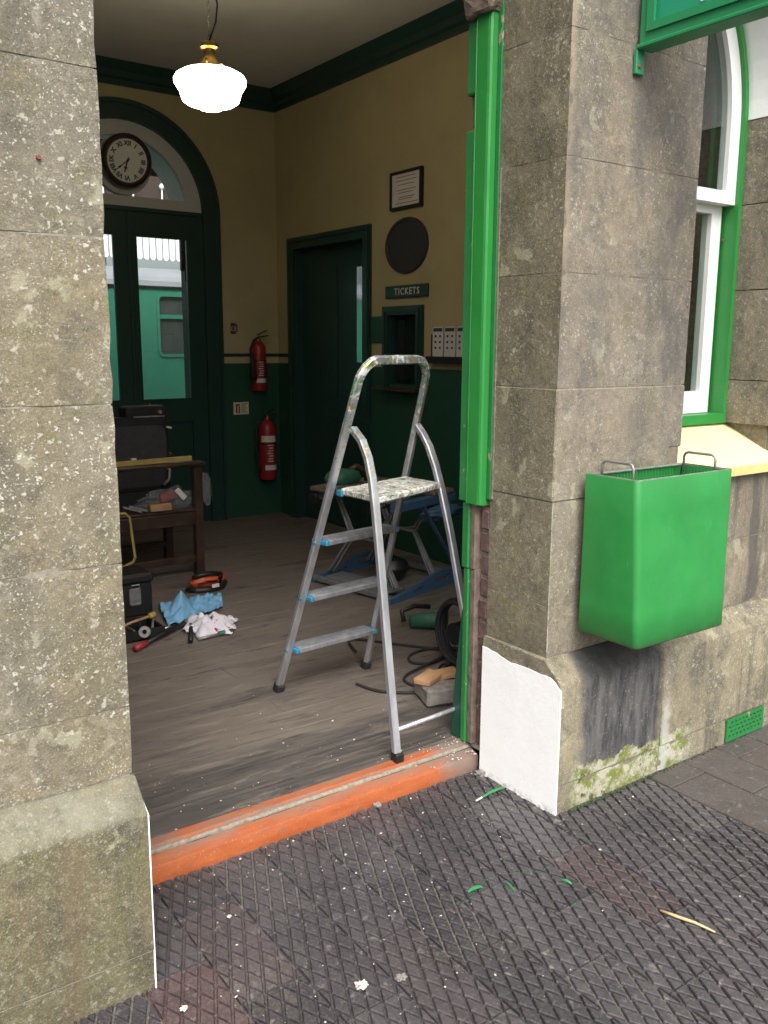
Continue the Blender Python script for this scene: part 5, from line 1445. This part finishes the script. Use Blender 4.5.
for i, (x0, y0, x1, y1, w_, lab) in enumerate([(1.880,2.037,1.985,2.043,.011,'green paint peeling beside the white painted foot'), (1.492,1.666,1.540,1.662,.012,'bright green paint sliver in the middle of the paving'),
        (1.608,1.64,1.601,1.589,.005,'thin green paint strip on the paving, right of the larger sliver'), (1.745,1.555,1.756,1.526,.008,'short green paint chip on the paving nearest the reddish paver')]):
    m = MB()
    def f(u, v, a=(x0,y0), b=(x1,y1), w_=w_): 
        dx, dy = b[0]-a[0], b[1]-a[1]; L = sqrt(dx*dx+dy*dy); t = (v-.5)*w_*(1-.6*abs(2*u-1))
        return (a[0]+dx*u - dy/L*t, a[1]+dy*u + dx/L*t, .004 + .005*sin(u*pi) + .003*v)
    m.sheet(f, 8, 2); o = obj('paint_sliver', m, M['flake_green']); tag(o, lab, 'paint chip', 'green paint slivers on the paving'); md = o.modifiers.new('thickness','SOLIDIFY'); md.thickness = .0015
m = MB(); m.tube([(1.876,2.037,.006),(1.846,2.033,.004)], .0035, 6); tag(obj('white_chip', m, M['flake']), 'white splinter at the tip of the peeling by the pier foot', 'splinter')
m = MB(); m.tube([Vector(p) for p in ((1.862,1.305,.006),(1.872,1.262,.009),(1.892,1.215,.008),(1.905,1.166,.005))], [.003,.0045,.004,.0025], 7); tag(obj('thin_stick', m, M['twig'], None, smooth=True), 'thin pale stick lying on the paving at lower right', 'stick')
for i, (x, y, s, lab) in enumerate([(1.045,1.537,.014,'largest crumbly pale lump on the paving near the bottom edge'),(1.138,1.504,.013,'greyish mortar lump just right of the largest one'),(.672,1.712,.008,'small pale lump near the foot of the left plinth'),(1.963,1.601,.004,'tiny white lump on the paving'),(.905,1.957,.006,'pale lump on the paving just below the orange threshold'),(1.56,2.200,.013,'grey mortar crumb against the middle of the threshold'),(1.98,2.165,.018,'mortar crumb in the corner by the white painted foot')]):
    m = blob((x,y,s*.35), s, s*.8, s*.55, .8, 3, i*3.1, 14, 9, flat=.0005); tag(obj('mortar_lump', m, M['flake'] if i not in (1,5,6) else M['rubble']), lab, 'mortar crumb', 'mortar lumps on the paving')
# moss tufts along the wall foot
m = MB()
for i in range(420):
    x = 2.06 + abs(rl.gauss(0, .30)); y = 1.816 - abs(rl.gauss(0,.006)); s = rl.uniform(.002,.006)
    if x > 3.3: continue
    m.obox((x,y,s*.4), s, s, s, (cos(i),sin(i),.3), (-sin(i),cos(i),0), (0,-.3,1))
stuff(obj('moss', m, M['leaf']), 'thin line of moss and grit along the foot of the wall', 'moss')

# ================================================================== beyond the back doors
m = MB(); m.box(-4, 7.3, -.2, 14, 9.9, .0); m.box(-4, 7.05, -.2, 14, 7.3, .001) ; struct(obj('rear_platform', m, M['paver_plain']))
cg = thing('railway_carriage', 'bright green railway carriage with grey roof seen through the back door glass', 'railway carriage', (5.5, 11.5, -.6))
def carr(u, v, d): return (u, d, v)
m = MB(); m.prism(rect(-3, -.1, 13, 2.20), [rrect(4.38,1.37,5.75,2.09,.06), rrect(6.4,1.37,7.8,2.09,.06), rrect(.9,1.37,2.2,2.09,.06)], carr, 11.0, 11.05); cb = obj('body_side', m, M['carriage'], cg)
for x0, x1 in ((4.38,5.75),(6.4,7.8),(.9,2.2)):
    m = MB(); m.box(x0-.02, 11.03, 1.35, x1+.02, 11.04, 2.11); wn_ = obj('window', m, M['win_glass'], cg)
    m = MB(); m.prism(rrect(x0-.035,1.335,x1+.035,2.125,.08), [rrect(x0,1.37,x1,2.09,.05)], carr, 10.985, 11.002); obj('frame', m, M['carriage'], wn_)
    m = MB(); m.box(x0, 11.0, 1.815, x1, 11.02, 1.865); obj('glazing_bar', m, M['carriage'], wn_)
m = MB(); roofp = [(11.0,2.20)] + [(12.4-1.4*cos(a), 2.20+.32*sin(a)**.75) for a in [pi*i/20 for i in range(1,20)]] + [(13.8,2.20)]
m.prism(roofp, [], YZ, -3, 13); obj('roof', m, M['roof_grey'], cg)
m = MB(); m.box(-3, 10.975, 2.19, 13, 11.0, 2.215); obj('rain_strip', m, M['black'], cg)
m = MB(); m.box(-3, 11.05, -.1, 13, 13.75, .2); obj('underframe', m, M['black'], cg)
m = MB(); m.box(3.93, 10.975, 1.05, 3.96, 10.99, 1.20, .004); obj('grab_handle', m, M['dull_metal'], cg)
# far platform canopy with white valance
cy = thing('platform_canopy', 'far platform canopy with white boarded valance, seen through the back door', 'canopy', (6, 14.5, 2.8))
for i in range(54):
    x = 2.2 + .1085*i
    m = MB(); m.prism([(x+.008,3.38),(x+.013,2.84),(x+.035,2.81),(x+.075,2.81),(x+.1005,2.84),(x+.1005,3.38)], [], XZ, 14.0, 14.03); obj('valance_board', m, M['white'], cy)
m = MB(); m.box(2.0, 14.035, 2.88, 8.3, 14.06, 3.38); obj('fascia', m, M['roof_grey'], cy)
m = MB(); m.box(2.0, 14.0, 2.775, 8.3, 14.03, 2.795); 
m.bm.free()
m = MB(); m.box(2.0, 14.15, 3.33, 8.3, 17.0, 3.40); obj('canopy_roof', m, M['roof_grey'], cy)
for i in range(-4, 7):
    x = 5.70 + .235*i
    h = .40 if i % 2 == 0 else .22
    m = MB(); m.cyl((x,14.0,3.36),(x,14.0,3.52+h), .015, .012, 10); 
    if i % 2 == 0: m.lathe([(0,.05),(.03,.035),(.045,0),(.03,-.035),(0,-.05)], (x,14.0,3.54+h), 12)
    obj('finial', m, M['white'], cy, smooth=True)
m = MB(); m.box(2.0, 14.08, 3.39, 8.3, 14.12, 4.25); obj('gable_boarding', m, M['brown'], cy)
for x in (2.4, 5.2, 8.0):
    m = MB(); m.cyl((x,15.5,-.1), (x,15.5,3.45), .07, .06, 12); obj('column', m, M['white'], cy)
nc = thing('station_canopy', 'brown boarded canopy over the rear platform, seen through the fanlight', 'canopy', (3, 8, 3.3))
m = MB(); m.box(-1, 7.06, 3.36, 8, 9.4, 3.42); obj('soffit', m, M['brown'], nc)
m = MB(); m.box(-1, 9.4, 3.24, 8, 9.44, 3.5); obj('fascia', m, M['brown'], nc)
